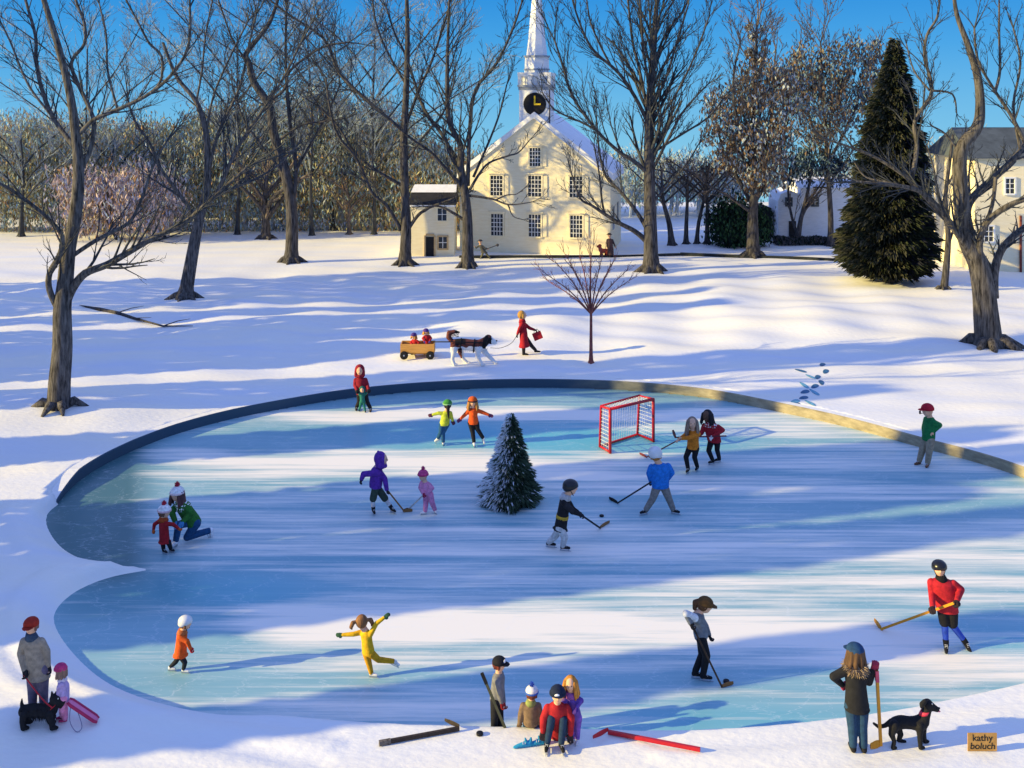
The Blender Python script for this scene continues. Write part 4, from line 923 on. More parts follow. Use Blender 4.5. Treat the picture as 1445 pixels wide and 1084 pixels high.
        if hair == 'short':
            for a in (-110, -60, 0, 60, 110): x, y = math.sin(R(a)), -math.cos(R(a)); q.limb([hd(x * .7, y * .75, .2), hd(x * .82, y * .88, -.45)], [rh * .28, rh * .16])
        bake(q.build('hair', HM, th, True), .010, 2)
    def hring(z, r_, y=0, ry=None): return (hd(0, y, z), hx @ Vector((r_ * rh, 0, 0)), hx @ Vector((0, (ry or r_ * 1.08) * rh, 0)))
    HC = cloth(hatc)
    dome = [hring(.18, 1.0), hring(.45, .99), hring(.75, .86), hring(.98, .62), hring(1.12, .32), hring(1.17, .06)]
    if hat in ('beanie', 'bobble'):
        q = MB(); q.rings(dome, 20); ho = q.build('hat', HC, th, True)
        q = MB(); q.rings([hring(.08, 1.0), hring(.10, 1.08), hring(.32, 1.08), hring(.36, 1.0)], 20); q.build('hat_band', cloth(hatc2 or hatc), ho, True)
        if hat == 'bobble':
            q = MB(); c = hd(0, -.05, 1.42); q.ball(c, rh * .30); r = random.Random(3)
            for i in range(60):
                v = Vector((r.gauss(0, 1), r.gauss(0, 1), r.gauss(0, 1))).normalized(); q.tube([c + v * rh * .2, c + v * rh * .46], [rh * .07, rh * .02], 4)
            q.build('pompom', cloth(extra or hatc2 or hatc), ho)
    elif hat == 'cap':
        q = MB(); q.rings([hring(.12, 1.0)] + dome[1:], 20); ho = q.build('cap', HC, th, True)
        q = MB(); c0, c1 = hd(0, .55, .22), hd(0, 1.60, .14)
        q.rings([(c0, hx @ Vector((rh * .78, 0, 0)), hx @ Vector((0, 0, rh * .07))), (c0.lerp(c1, .6), hx @ Vector((rh * .72, 0, 0)), hx @ Vector((0, 0, rh * .06))), (c1, hx @ Vector((rh * .40, 0, 0)), hx @ Vector((0, 0, rh * .04)))], 14); q.build('brim', HC, ho, True)
    elif hat == 'helmet':
        q = MB(); q.rings([hring(-.35, .86, -.35, .62), hring(-.1, 1.02, -.20, .95)] + [hring(.2, 1.05), hring(.5, 1.02), hring(.78, .88), hring(1.0, .62), hring(1.13, .3), hring(1.16, .05)], 20); ho = q.build('helmet', mat('shell_' + hatc.lstrip('#'), hatc, .3, .1, 5, spec=.5), th, True)
        q = MB()
        for s in (-1, 1): q.limb([hd(.80 * s, .15, -.1), hd(.45 * s, .5, -.95)], [rh * .05, rh * .05])
        q.build('chin_strap', BLACK, ho)
    elif hat == 'hood':
        q = MB(); q.ball(hd(0, -.24, .10), rh, (1.02, 1.0, 1.12), hx, 16, 12); q.limb([hd(0, -.3, .2), hd(0, -.55, 1.15)], [rh * .7, rh * .2]) if hatc2 == 'point' else None
        for a in (-115, -75, -40, 0, 40, 75, 115): x, y = math.sin(R(a)), -math.cos(R(a)); q.limb([hd(x * .78, y * .75 - .05, -.2), hd(x * .75, y * .65, -.95)], [rh * .32, rh * .38])
        q.limb([hd(-.5, .45, -1.0), hd(0, .62, -1.05), hd(.5, .45, -1.0)], [rh * .3] * 3)
        bake(q.build('hood', HC, th, True), .010, 3)
    elif hat == 'flat':
        q = MB(); q.rings([hring(.3, 1.25), hring(.42, 1.28), hring(.46, .85), hring(.95, .78), hring(1.0, .5)], 18); q.build('hat', HC, th, True)
    if collar == 'fur':
        q = MB(); r = random.Random(9)
        for i in range(900):
            a = r.uniform(0, 6.283); v = lat * math.cos(a) + fwd * math.sin(a); p = neck + axis * .035 * H + v * hwid * r.uniform(.35, .80) - axis * r.uniform(0, .06) * H
            d = (v + Vector((0, 0, r.uniform(-.9, .2)))).normalized(); s_ = perp(d, r) * .008; q.add([p, p + d * .05 + s_, p + d * .11, p + d * .05 - s_], [(0, 1, 2, 3)])
        q.rings([ring(neck + axis * .06 * H, rh * .55, rh * .5), ring(neck + axis * .02 * H, hwid * .85, .08 * H), ring(neck - axis * .03 * H, hwid * .95, .085 * H)])
        q.build('fur_collar', mat('fur', '#a58f76', .95, .35, 22, .3), th)
    elif collar == 'dots':
        q = MB(); q.rings([ring(neck + axis * .05 * H, rh * .66, rh * .62), ring(neck + axis * .022 * H, rh * .95, rh * .85), ring(neck - axis * .002 * H, bw * .86, .066 * H * B), ring(neck - axis * .03 * H, bw * 1.04, .084 * H * B)], 28)
        q.build('yoke', yoke_mat(top), th, True)
    elif collar:
        q = MB(); q.rings([ring(neck + axis * .062 * H, rh * .60, rh * .60), ring(neck + axis * .03 * H, rh * .78, rh * .72), ring(neck - axis * .01 * H, rh * .95, rh * .85)]); q.build('collar', cloth(collar), th, True)
    info = dict(th=th, Y0=Y0, k=k, H=H, el=el, ha=ha, head=head, hx=hx, rh=rh, neck=neck, pel=pel, so=so, hd=hd, z0=z0, sh=sh, Fw=Fw, lat=lat, kn=kn, axis=axis)
    return info

def stick(label, A, B_, Cc, m1, m2=None, w=.026, tip=None, group='hockey sticks', name='hockey_stick', bl=None):
    """shaft A to B, blade B to C (world points)."""
    A, B_, Cc = Vector(A), Vector(B_), Vector(Cc); th = thing(name, tuple(B_), label, 'hockey stick', group)
    q = MB(); q.bar(A, B_, w, w * 1.25); q.build('shaft', m1, th)
    q = MB(); d = (Cc - B_); n = 6; up = Vector((0, 0, 1)) if abs(d.normalized().z) < .8 else Vector((1, 0, 0)); rs = []
    side = d.cross(up).normalized(); rise = side.cross(d).normalized()
    if rise.z < 0: rise = -rise
    for i in range(n + 1):
        t = i / n; c = B_ + d * t + side * .05 * t * t * d.length + rise * w * .9; rs.append((c, side * .010, rise * (w * 1.5 if bl is None else bl) * (.75 + .35 * math.sin(math.pi * min(1, t * 1.05)) * (1 if t < .99 else .6))))
    q.rings(rs, 8); q.build('blade', m2 or m1, th)
    if tip:
        q = MB(); q.bar(A, A + (B_ - A).normalized() * .18, w * 1.25, w * 1.5); q.build('grip_tape', tip, th)
    return th
def icepoint(u, v, up=.012): g = G(u, v, ICE); g.z = ICE + up; return g
def on_ice(u, v): return icepoint(u, v)
WOODG = mat('wood_gold', '#c98a1f', .5, .12, 9, .1, (1, 1, .3)); WOODB = mat('wood_brown', '#8c6236', .6, .15, 9, .1); TAPE = mat('tape_black', '#141416', .7, .2, 9); REDP = mat('red_gloss', '#b5202c', .35, .08, 6); MAROON = mat('maroon', '#6e2730', .5, .12, 6); DKGREEN = mat('olive_wood', '#4a4b36', .6, .15, 9); SILVER = mat('silver_wrap', '#b9b4ac', .4, .1, 9)
SKG = 'skaters on the pond'
def puck(u, v, surf, label):
    g, z = ground_at(u, v, surf); q = MB(); c = Vector((g.x, g.y, z)); e = Vector((1, 0, 0)); f_ = Vector((0, 1, 0))
    r_ = .055
    q.rings([(c + Vector((0, 0, .0)), e * r_ * .9, f_ * r_ * .9), (c + Vector((0, 0, .006)), e * r_, f_ * r_), (c + Vector((0, 0, .034)), e * r_, f_ * r_), (c + Vector((0, 0, .04)), e * r_ * .9, f_ * r_ * .9)], 20)
    tag(q.build('puck', BLACK, None, True, org=tuple(c)), label, 'puck', 'pucks')
def lead(label, pts, rad, m, name='leash', cat='leash', n=8):
    q = MB(); sm = smooth_path([tuple(p) for p in pts], 5); q.tube(sm, rad, n); return tag(q.build(name, m, None, True, org=tuple(sm[0])), label, cat)

# 1 man with terrier
p1 = person('man in red cap and grey jacket standing at the far left with a black terrier', 53, 1004, 0, dict(h=(44, 883), hr=10.5, n=(45, 901), p=(53, 943), eR=(29, 922), wR=(35, 948, -.12), eL=(66, 919), wL=(68, 941), kR=(46, 972), aR=(46, 1004), kL=(61, 972), aL=(62, 1003)), 138, top='#9c8e7a', bottom='#6a6173', hat='cap', hatc='#a02c1c', hair='short', hairc='#7a5a50', collar='#3b4d60', hw=14.5, hem=15.5, leg=1.15)
g, z = ground_at(55, 1026, 'snow')
DOGB = mat('dog_black', '#17171a', .8, .3, 18, .4)
def dog(label, u, v, surf, D, H, mats, paint=None, name='dog', collar=None, extra=None, voxel=.010):
    g, z0 = ground_at(u, v, surf); Y0 = g.y; k = Y0 / F; th = thing(name, (g.x, g.y, z0), label, 'dog'); q = MB()
    def pp_(t): return P(t[0], t[1], Y0 + (t[2] if len(t) > 2 else 0))
    sp_ = smooth_path([(*pp_(t), t[3]) for t in D['spine']], 3)
    for i in range(len(sp_) - 1):
        a, b = sp_[i], sp_[i + 1]; q.tube([a[:3], b[:3]], [a[3] * k, b[3] * k], 14)
    for a in sp_: q.ball(a[:3], a[3] * k, (1, .92, 1))
    for L in D['legs']:
        W = [pp_(t) for t in L]; rr_ = [t[3] * k for t in L]; W[-1].z = max(W[-1].z, z0 + rr_[-1] * .8) if len(L[-1]) < 5 else W[-1].z
        if len(L[-1]) < 5: W[-1].z = z0 + rr_[-1] * .75
        q.limb(W, rr_); dF = Vector((D.get('face', 1), 0, 0)); q.ball(W[-1] + dF * rr_[-1] * .9, rr_[-1] * .95, (1.35, 1, .72))
    for L in D['head']: W = [pp_(t) for t in L]; q.limb(W, [t[3] * k for t in L])
    for L in D['ears'] + D['tail']: W = [pp_(t) for t in L]; q.limb(W, [t[3] * k for t in L])
    bake(q.build('body', mats, th, True), voxel, 2, paint, mats)
    for t in D['eyes']: e = MB(); e.ball(pp_(t), t[3] * k, (1, 1, 1), None, 8, 6); e.build('eye', EYE if mats[0] is not DOGB else mat('eye_light', '#c9c2b0', .3, .1, 5), th, True)
    e = MB(); e.ball(pp_(D['nose']), D['nose'][3] * k, (1, 1, .8), None, 8, 6); e.build('nose', BLACK, th, True)
    if collar: e = MB(); a, b, w_ = collar; e.limb([pp_(a), pp_(b)], [w_[0] * k, w_[0] * k]); e.build('collar', w_[1], th, True)
    return th, pp_, k
sp = dog('small shaggy black terrier with upright ears and tail, on a red leash', 55, 1026, 'snow', dict(face=1,
    spine=[(35, 1004, 0, 9), (45, 1003, 0, 9.5), (58, 1003, 0, 9.5), (70, 1003, 0, 10), (75, 996, 0, 8), (79, 989, 0, 6.5)],
    legs=[[(34, 1008, -.08, 6), (32, 1018, -.08, 4.5), (33, 1024, -.08, 4)], [(36, 1008, .08, 6), (36, 1016, .08, 4.5), (38, 1022, .08, 4)], [(71, 1008, -.08, 6), (73, 1017, -.08, 4.5), (74, 1022, -.08, 4)], [(70, 1008, .08, 6), (70, 1016, .08, 4.5), (71, 1020, .08, 4)]],
    head=[[(77, 986, 0, 7), (82, 989, 0, 5.5), (88, 992, 0, 3.8)], [(87, 994, 0, 3.6), (86, 997, 0, 3)]], ears=[[(74, 983, -.05, 3), (73, 975.5, -.05, .9)], [(78, 983, .05, 3), (79, 976, .05, .9)]], tail=[[(32, 1000, 0, 3.4), (30.5, 993, 0, 2.4), (31, 986, 0, .9)]], eyes=[(82, 986, -.065, 1.0)], nose=(91, 990.5, 0, 1.5)), 1, [DOGB], collar=None)
th_, pf, kk = sp
# shaggy coat strands hanging from the belly and chest
q = MB(); r = random.Random(2)
for i in range(700):
    u = r.uniform(29, 79); v = r.uniform(1001, 1013); a = pf((u, v, r.choice((-1, 1)) * r.uniform(.06, .105))); d = Vector((r.uniform(-.25, .25), r.uniform(-.15, .15), -1)).normalized(); L_ = r.uniform(.05, .12); s_ = perp(d, r) * .006; q.add([a - s_, a + s_, a + d * L_], [(0, 1, 2)])
q.build('coat', DOGB, th_)
cc = MB(); cc.rings([(pf((75, 997)), Vector((8.6 * kk * .8, 0, 8.6 * kk * .6)), Vector((0, 8.6 * kk, 0))), (pf((76.5, 994.5)), Vector((8.3 * kk * .8, 0, 8.3 * kk * .6)), Vector((0, 8.3 * kk, 0)))], 16); cc.build('collar', REDP, th_, True)
hnd = p1['ha']['R'] + Vector((.0, -.03, -.04)); e = pf((74, 999, -.1))
lead('red leash running from the man in the red cap to the terrier', [hnd, hnd.lerp(e, .35) + Vector((0, 0, -.03)), hnd.lerp(e, .7) + Vector((0, 0, -.04)), e], .011, REDP)
# 2 child with sled
p2 = person('small child in pink hat and lilac coat pulling a pink sled', 89, 1020, -75, dict(h=(85.5, 945), hr=8, n=(88, 959), p=(89, 984), hem=(89, 990), eR=(95, 967), wR=(96, 984), eL=(83, 969), wL=(81, 982), kR=(91, 1001), aR=(92, 1019), kL=(88, 1001), aL=(88, 1016)), 84, top='#b9a1cc', bottom='#e58fb0', boot='#c2336a', hat='beanie', hatc='#c43a70', hair='long', hairc='#8a6a58', hl=1.3, collar='#ded3e6', hem=9.5, glove='#8c6aa8', mitt=True, leg=1.3, hw=8.5)
g, z = ground_at(138, 1021, 'snow')
sl = thing('sled', (g.x, g.y, z), 'long pink plastic sled propped behind the child in lilac', 'sled'); A_ = P(97, 989, p2['Y0'] - .05); B_ = Vector((g.x, g.y, z + .05))
q = MB(); d = (B_ - A_).normalized(); sd = Vector((0, 1, 0)); sd = (sd - d * sd.dot(d)).normalized(); nn = d.cross(sd)
for s in (-1, 1): q.tube([A_ + sd * .05 * s + nn * .0, A_.lerp(B_, .1) + sd * .07 * s, A_.lerp(B_, .9) + sd * .07 * s, B_ + sd * .05 * s], [.02, .025, .025, .02], 8)
q.build('edge', mat('sled_red', '#b52553', .4, .08, 5), sl, True)
q = MB(); q.rings([(A_.lerp(B_, t), sd * w_, nn * .012) for t, w_ in ((0, .045), (.1, .065), (.5, .07), (.9, .065), (1, .05))], 14); q.build('deck', mat('sled_pink', '#e27aa0', .4, .08, 5), sl, True)
a = A_.lerp(B_, .08); lead('thin grey rope loop hanging from the pink sled', [a, a + Vector((.03, -.12, -.22)), a + Vector((.14, -.14, -.38)), a + Vector((.22, -.12, -.30)), a.lerp(B_, .15)], .006, mat('rope', '#77728c', .8, .1, 8), 'rope', 'rope')
# 3 orange child
person('child in orange coat and white helmet skating alone at the left', 252, 949, 80, dict(h=(261.5, 879), hr=9, n=(257, 893), p=(255, 920), hem=(254.5, 925), eR=(264, 905), wR=(269, 916), eL=(252, 906), wL=(250, 918), kR=(261, 935), aR=(259, 950), kL=(248, 934), aL=(240, 947)), 84, 'ice', SKG, top='#dd5a1a', bottom='#20232a', hat='helmet', hatc='#d9d9d6', hair='short', hairc='#8a5a30', glove='#c22a2a', mitt=True, skate=True, boot='#e8e8e8', hem=12, collar='#b9663a', hw=8.5, bulk=1.15, leg=.95)
# 4 yellow
person('small child in yellow snowsuit and pigtails gliding on one leg with arms spread', 524, 957, 150, dict(h=(510, 877), hr=9.5, n=(516, 891), p=(520, 921), eR=(531, 880, -.02), wR=(543, 871, 0), eL=(499, 895, 0), wL=(482, 896, 0), kL=(521, 938), aL=(524, 956), kR=(534, 931, .05), aR=(554, 938, .12)), 92, 'ice', SKG, top='#dfae1a', bottom='#cf9616', hair='pigtails', hairc='#8a5f38', glove='#2c5038', mitt=True, skate=True, boot='#e6e2dc', face=True, look=200, ground='L', fdir={'R': (.75, .2, -.5), 'L': (.9, -.2, 0)}, hw=9, curl=.3, leg=1.05)
# 5 boy with stick, back of the lip
p5 = person('boy in grey jacket and black cap standing behind the snow bank with a dark stick', 702, 1039, 75, dict(h=(704.5, 937), hr=9.5, n=(704, 952), p=(701, 986), hem=(702, 990), eR=(704, 972), wR=(708, 993), eL=(708, 972), wL=(711, 992), kR=(698, 1010), aR=(697, 1039), kL=(705, 1010), aL=(707, 1036)), 118, 'ice', SKG, top='#77777a', bottom='#1c1c20', hat='cap', hatc='#16161c', hair='short', hairc='#6e2d1c', glove='#8e1f26', hem=11, hw=11.5, skate=True, leg=1.1, look=65)
c = p5['hd'](-.72, .25, .55) + Vector((-.0, -.02, 0)); q = MB(); q.ball(p5['hd'](.05, .92, .55), p5['rh'] * .34, (1, .35, 1), p5['hx'], 12, 8); q.build('cap_badge', mat('badge_white', '#e8e8ea', .7, .05, 5), p5['th'], True)
k5 = p5['k']; Yp = p5['Y0'] - .22
stick('dark olive hockey stick held slanting by the boy in the black cap', P(680, 950, Yp), Vector((P(722, 1034, Yp).x, Yp, ICE + .02)), Vector((P(722, 1034, Yp).x + .26, Yp - .08, ICE + .02)), DKGREEN, DKGREEN, .032, TAPE)
# 6 boy from behind sitting
person('boy seen from behind in brown jacket and white bobble hat, sitting on the snow bank', 749, 1027, 180, dict(h=(750.5, 978), hr=9, n=(749, 993), p=(749, 1020, .03), eR=(762, 1008), wR=(763, 1021, .02), eL=(735, 1008), wL=(733, 1021, .02), kR=(756, 1019, .45), aR=(757, 1036, .55), kL=(742, 1019, .45), aL=(741, 1036, .55)), 104, 'snow', None, top='#7c6650', bottom='#1f3f60', hat='bobble', hatc='#e4e2e0', hatc2='#3a62b8', extra='#2c4fb4', hair='short', hairc='#6e3826', face=False, glove='#6b5844', collar='#8a9455', hw=12.5, bulk=1.15, ground='')
# 7 person sitting front
p7 = person('person in red sweater and navy hat sitting on the snow bank with knees drawn up', 785, 1058, 0, dict(h=(787, 980), hr=11, n=(786, 997), p=(787, 1033, .30), eR=(767, 1014), wR=(766, 1033), eL=(806, 1013), wL=(805, 1037), kR=(778, 1013, -.02), aR=(772, 1058), kL=(795, 1015, -.02), aL=(792, 1059)), 134, 'snow', None, top='#a81e26', bottom='#1d3550', hat='beanie', hatc='#16223c', glove='#2a2226', skate=True, boot='#17171b', hw=15.5, bulk=1.1, fdir={'R': (-.15, -1, 0), 'L': (.2, -1, 0)}, tilt=0, curl=.35)
q = MB(); q.ball(p7['hd'](.12, 1.02, .42), p7['rh'] * .28, (1.2, .3, .7), p7['hx'], 10, 6); q.build('hat_patch', mat('badge_white', '#e8e8ea'), p7['th'], True)
# 8 girl in purple
person('girl in purple suit standing behind the person in red, hand on a shoulder', 812, 1047, -15, dict(h=(805, 965), hr=10, n=(806, 982), p=(811, 1012), eR=(795, 996, -.14), wR=(788, 991, -.14), eL=(820, 989), wL=(813, 1000, -.16), kR=(808, 1029), aR=(808, 1046), kL=(815, 1029), aL=(815, 1047)), 98, 'snow', None, top='#6b4aa0', bottom='#7a55b0', hair='long', hairc='#c08030', hl=1.9, boot='#d8d0d0', glove='#4a2c80', hw=10, collar='#9a5aa0', sleeve={'L': '#5a3c92'}, curl=.5)
# shoes
for i, (u, v) in enumerate(((741, 1054), (760, 1051))):
    g, z = ground_at(u, v, 'snow'); th = thing('shoe', (g.x, g.y, z), ('left' if i == 0 else 'right') + ' one of the pair of bright blue shoes on the snow beside the red sweater', 'shoe', 'blue shoes'); q = MB()
    d = Vector((-1, -.25, 0)).normalized(); b_ = Vector((g.x, g.y, z))
    q.limb([b_ + Vector((.07, .02, .045)), b_ + Vector((.0, .0, .045)), b_ + d * .12 + Vector((0, 0, .025)), b_ + d * .17 + Vector((0, 0, .02))], [.045, .042, .032, .022]); q.limb([b_ + Vector((.08, .02, .06)), b_ + Vector((.09, .02, .12))], [.035, .018]); q.limb([b_ + Vector((.02, 0, .07)), b_ + Vector((.0, 0, .13))], [.028, .014])
    bake(q.build('upper', cloth('#2a93bd'), th, True), .007, 2)
    q = MB()
    for t in (.0, .035): q.bar(b_ + d * t + Vector((0, -.045, .07)), b_ + d * t + Vector((.0, .03, .095)), .008)
    q.build('lace', MATS['badge_white'], th)
# stick 1 and 2 and puck on the bank
def sn(u, v, up=.045): g, z = ground_at(u, v, 'snow'); return Vector((g.x, g.y, z + up))
stick('old dark hockey stick lying on the snow bank at the lower centre', sn(535, 1053), sn(648, 1032), sn(627, 1024), mat('dark_stick', '#3a302a', .7, .3, 12), None, .045, mat('worn_wrap', '#6a625a', .8, .4, 20), bl=.035)
puck(677, 1037, 'snow', 'black puck lying on the snow bank beside the dark stick')
g1 = [sn(988, 1062), sn(930, 1050), sn(880, 1043), sn(857, 1037)]; stick('red hockey stick lying on the snow at the lower centre right', sn(988, 1062), sn(858, 1037), sn(838, 1048, .04), REDP, None, .045, bl=.04)
# 9 grey player
p9 = person('player in grey jersey and black trousers leaning over a puck at the lower right centre', 988, 960, 80, dict(h=(995, 854), hr=10.5, n=(984, 866), p=(989.5, 898), eR=(968, 866, -.22), wR=(975, 881, -.22), eL=(996, 884), wL=(1001, 897), kR=(997, 925), aR=(992, 961), kL=(991, 924), aL=(980, 957)), 122, 'ice', SKG, top='#70757b', bottom='#15151a', hair='ponytail', hairc='#5a3b20', hat='cap', hatc='#5e421f', skate=True, boot='#1b1b1f', sleeve={'R': '#d9dadc'}, hw=10.5, leg=1.05, tilt=12)
stick('black shafted hockey stick with brown blade handling the puck at lower right', P(976, 881, p9['Y0'] - .26), on_ice(1019, 971), on_ice(1034, 966), mat('stick_umber', '#33261f', .6, .3, 8), WOODB, .026, TAPE)
puck(1025, 963, 'ice', 'black puck on the ice at the blade of the grey jersey player')
# 10 red player
p10 = person('player in red jersey, blue stockings and black helmet striding at the right', 1340, 917, -10, dict(h=(1325.5, 802), hr=10, n=(1329, 819), p=(1337, 860), eR=(1315, 836), wR=(1316, 858, -.36), eL=(1356, 832), wL=(1350, 849, -.34), kR=(1333, 880), aR=(1335, 917), kL=(1344, 882, .02), aL=(1360, 911, .1)), 128, 'ice', SKG, top='#b3202c', bottom='#17171c', lowleg='#2b4ab4', hat='helmet', hatc='#141418', glove='#2c2024', skate=True, boot='#17171b', hw=17.5, bulk=1.1, collar='#141418', ground='R', fdir={'R': (-.3, -.8, -.2), 'L': (.25, -.7, -.5)})
stick('golden hockey stick held out to the left by the red jersey player', P(1346, 851, p10['Y0'] - .42), on_ice(1243, 889), on_ice(1233, 880) + Vector((0, 0, .03)), WOODG, None, .034)
# 11 woman in black
p11 = person('woman seen from behind in black coat with fur collar and blue cap at lower right', 1211, 1061, 180, dict(h=(1207, 921), hr=12, n=(1207, 941), p=(1209, 995), hem=(1209.5, 1001), eR=(1226, 962, .05), wR=(1233, 944, .02), eL=(1176, 955), wL=(1189, 967, .12), kR=(1217, 1026), aR=(1219, 1061), kL=(1203, 1026), aL=(1204, 1061)), 158, 'snow', None, top='#1d1d20', bottom='#22415e', hat='cap', hatc='#1d3f66', hair='long', hairc='#59402a', hl=1.6, face=False, look=205, collar='fur', hem=18.5, hw=16, glove='#a83048', boot='#1a1a1e')
stick('tall golden hockey stick standing upright in the hand of the woman in black', P(1237, 946, p11['Y0'] - .02), sn(1243, 1056), sn(1229, 1061), WOODG, None, .040, mat('pink_wrap', '#c04a62', .6, .1, 8))
# 12 dog 2
th_, pf, kk = dog('glossy black curly tailed dog with a red collar beside the woman in black', 1283, 1053, 'snow', dict(face=1,
    spine=[(1263, 1022, 0, 9), (1272, 1019, 0, 9), (1285, 1020, 0, 8.5), (1299, 1020, 0, 10.5), (1305, 1010, 0, 7.5), (1309, 999, 0, 6)],
    legs=[[(1262, 1024, -.08, 7.5), (1258, 1036, -.08, 4.5), (1262, 1046, -.08, 3), (1260, 1055, -.08, 3)], [(1265, 1024, .08, 7), (1271, 1036, .08, 4), (1268, 1045, .08, 3), (1273, 1051, .08, 3)], [(1298, 1025, -.08, 6.5), (1298, 1038, -.08, 4), (1299, 1052, -.08, 3.2)], [(1302, 1024, .08, 6), (1303, 1037, .08, 4), (1305, 1049, .08, 3.2)]],
    head=[[(1309, 994, 0, 7.5), (1314, 997, 0, 6), (1322, 1001, 0, 3.8)]], ears=[[(1305, 990, -.08, 3.4), (1301, 994, -.09, 3.6), (1300, 998, -.09, 2)], [(1306, 990, .08, 3.2), (1303, 996, .09, 3.2)]],
    tail=[[(1258, 1018, 0, 4), (1249, 1024, 0, 3), (1240, 1026, 0, 2.6), (1233, 1021, 0, 1.8)]], eyes=[(1315.5, 993.5, -.06, 1.2)], nose=(1325, 999.5, 0, 1.8)), 1, [DOGB])
cc = MB(); cc.rings([(pf((1304, 1007)), Vector((7.4 * kk, 0, 1.6 * kk)), Vector((0, 7.2 * kk, 0))), (pf((1306, 1002.5)), Vector((7.0 * kk, 0, 1.6 * kk)), Vector((0, 6.8 * kk, 0)))], 16); cc.build('collar', mat('pink_red', '#d23a52', .5, .08, 5), th_, True)
e = MB(); e.ball(pf((1325, 1004, -.02)), 1.8 * kk, (1.3, .7, .6)); e.build('tongue', mat('tongue', '#d9788a', .6, .05, 5), th_, True)
# 13 man green
p12 = person('man in green jacket and red cap standing on the ice edge with a pipe', 1304, 657, -75, dict(h=(1309, 579), hr=8.5, n=(1313, 591), p=(1310, 620), eR=(1304, 604), wR=(1304, 614), eL=(1326, 600, -.12), wL=(1316, 610, -.16), kR=(1301, 637), aR=(1297, 655), kL=(1311, 638), aL=(1309, 658)), 92, 'ice', None, top='#16703c', bottom='#9a8b74', hat='cap', hatc='#b2182c', glove=None, boot='#6b4a34', hw=10, leg=1.15, bulk=1.1, fdir={'R': (-.8, -.5, 0), 'L': (-.5, -.8, 0)})
q = MB(); a = p12['hd'](.1, .8, -.45); q.limb([a, a + p12['Fw'] * .09], [.008, .010]); q.limb([a + p12['Fw'] * .10, a + p12['Fw'] * .10 + Vector((0, 0, .05))], [.024, .028]); tag(q.build('smoking_pipe', BLACK, None, True, org=tuple(a)), 'small dark pipe at the mouth of the man in the red cap', 'pipe')
# 14 blue
p13 = person('skater in bright blue jacket and white helmet seen from behind near the goal', 931, 726, 190, dict(h=(924.5, 641), hr=9.5, n=(931, 656), p=(932, 686), eR=(948, 667), wR=(940, 679, .18), eL=(916, 668), wL=(919, 681, .14), kR=(944, 704), aR=(950, 725), kL=(921, 704), aL=(911, 726)), 94, 'ice', SKG, top='#1f74c4', bottom='#857d74', hat='helmet', hatc='#d9d9d6', hair='short', hairc='#a8702c', face=False, skate=True, boot='#1b1b20', hw=14.5, bulk=1.25, leg=1.2, fdir={'R': (.8, -.5, 0), 'L': (-.8, -.5, 0)})
stick('black taped hockey stick of the skater in bright blue', P(921, 679, p13['Y0'] + .0), on_ice(871, 711), on_ice(859, 705), mat('black_silver', '#26262b', .5, .4, 10), TAPE, .030)
# 15 orange sweater
p14 = person('girl in orange sweater with long light brown hair reaching her stick to the left', 978, 667, -25, dict(h=(977, 597), hr=8, n=(978, 609), p=(978, 632), eR=(966, 615), wR=(957, 621, -.2), eL=(972, 618, -.24), wL=(962, 619, -.24), kR=(968, 645), aR=(971, 667), kL=(980, 645), aL=(984, 664)), 84, 'ice', SKG, top='#d2791c', bottom='#17171b', hair='long', hairc='#8a7462', hl=2.4, glove=None, skate=True, boot='#1b1b20', hw=9, leg=.98, look=-5)
stick('thin dark red hockey stick of the girl in the orange sweater', P(960, 619.5, p14['Y0'] - .26), on_ice(912, 646), on_ice(902, 641.5), MAROON, None, .024)
# 16 red sweater
p15 = person('girl in red patterned sweater with black hair holding her stick level', 1010, 655, -20, dict(h=(998, 587), hr=8, n=(1003, 599), p=(1008, 622), eR=(990, 611), wR=(985, 616, -.22), eL=(1020, 607), wL=(1005, 617, -.24), kR=(1000, 636, -.12), aR=(1006, 655), kL=(1012, 635, -.1), aL=(1015, 652)), 80, 'ice', SKG, top='#a51e2a', bottom='#17171b', hair='long', hairc='#17141a', hl=1.5, skin=SKIND, glove='#e6e2e0', skate=True, boot='#1b1b20', hw=11.5, collar='dots', bulk=1.1, look=-35, fdir={'R': (-.8, -.5, 0), 'L': (-.8, -.4, 0)})
Yq = p15['Y0'] - .28
stick('maroon hockey stick held level by the girl in the red patterned sweater', P(1025, 615.3, Yq), P(952, 617.5, Yq), P(948.5, 607.5, Yq), MAROON, mat('brown_tape', '#7a5048', .6, .2, 10), .024)
# 17 black player
p16 = person('player in black jersey with gold waist stripe and white stockings at centre right', 786, 777, 75, dict(h=(805, 688), hr=10, n=(798, 703), p=(791, 744), hem=(790.5, 747), eR=(808, 722, -.16), wR=(818, 726, -.2), eL=(808, 718), wL=(816, 723), kR=(797, 758), aR=(794, 777), kL=(783, 757), aL=(774, 772)), 102, 'ice', SKG, top='#1b1b1f', bottom='#c9c7c2', belt=('#c09a30', .62), hat='helmet', hatc='#131317', glove='#1d1d22', skate=True, boot='#1b1b20', hem=12.5, hw=10.5, leg=1.1, collar='#b9b9bb', sleeve={'R': '#26262b'})
stick('black hockey stick with brown blade of the player with the gold waist stripe', P(816, 724, p16['Y0'] - .2), on_ice(847, 746), on_ice(859, 738), TAPE, WOODB, .028)
puck(849, 729, 'ice', 'black puck on the ice between the black jersey and bright blue skaters')
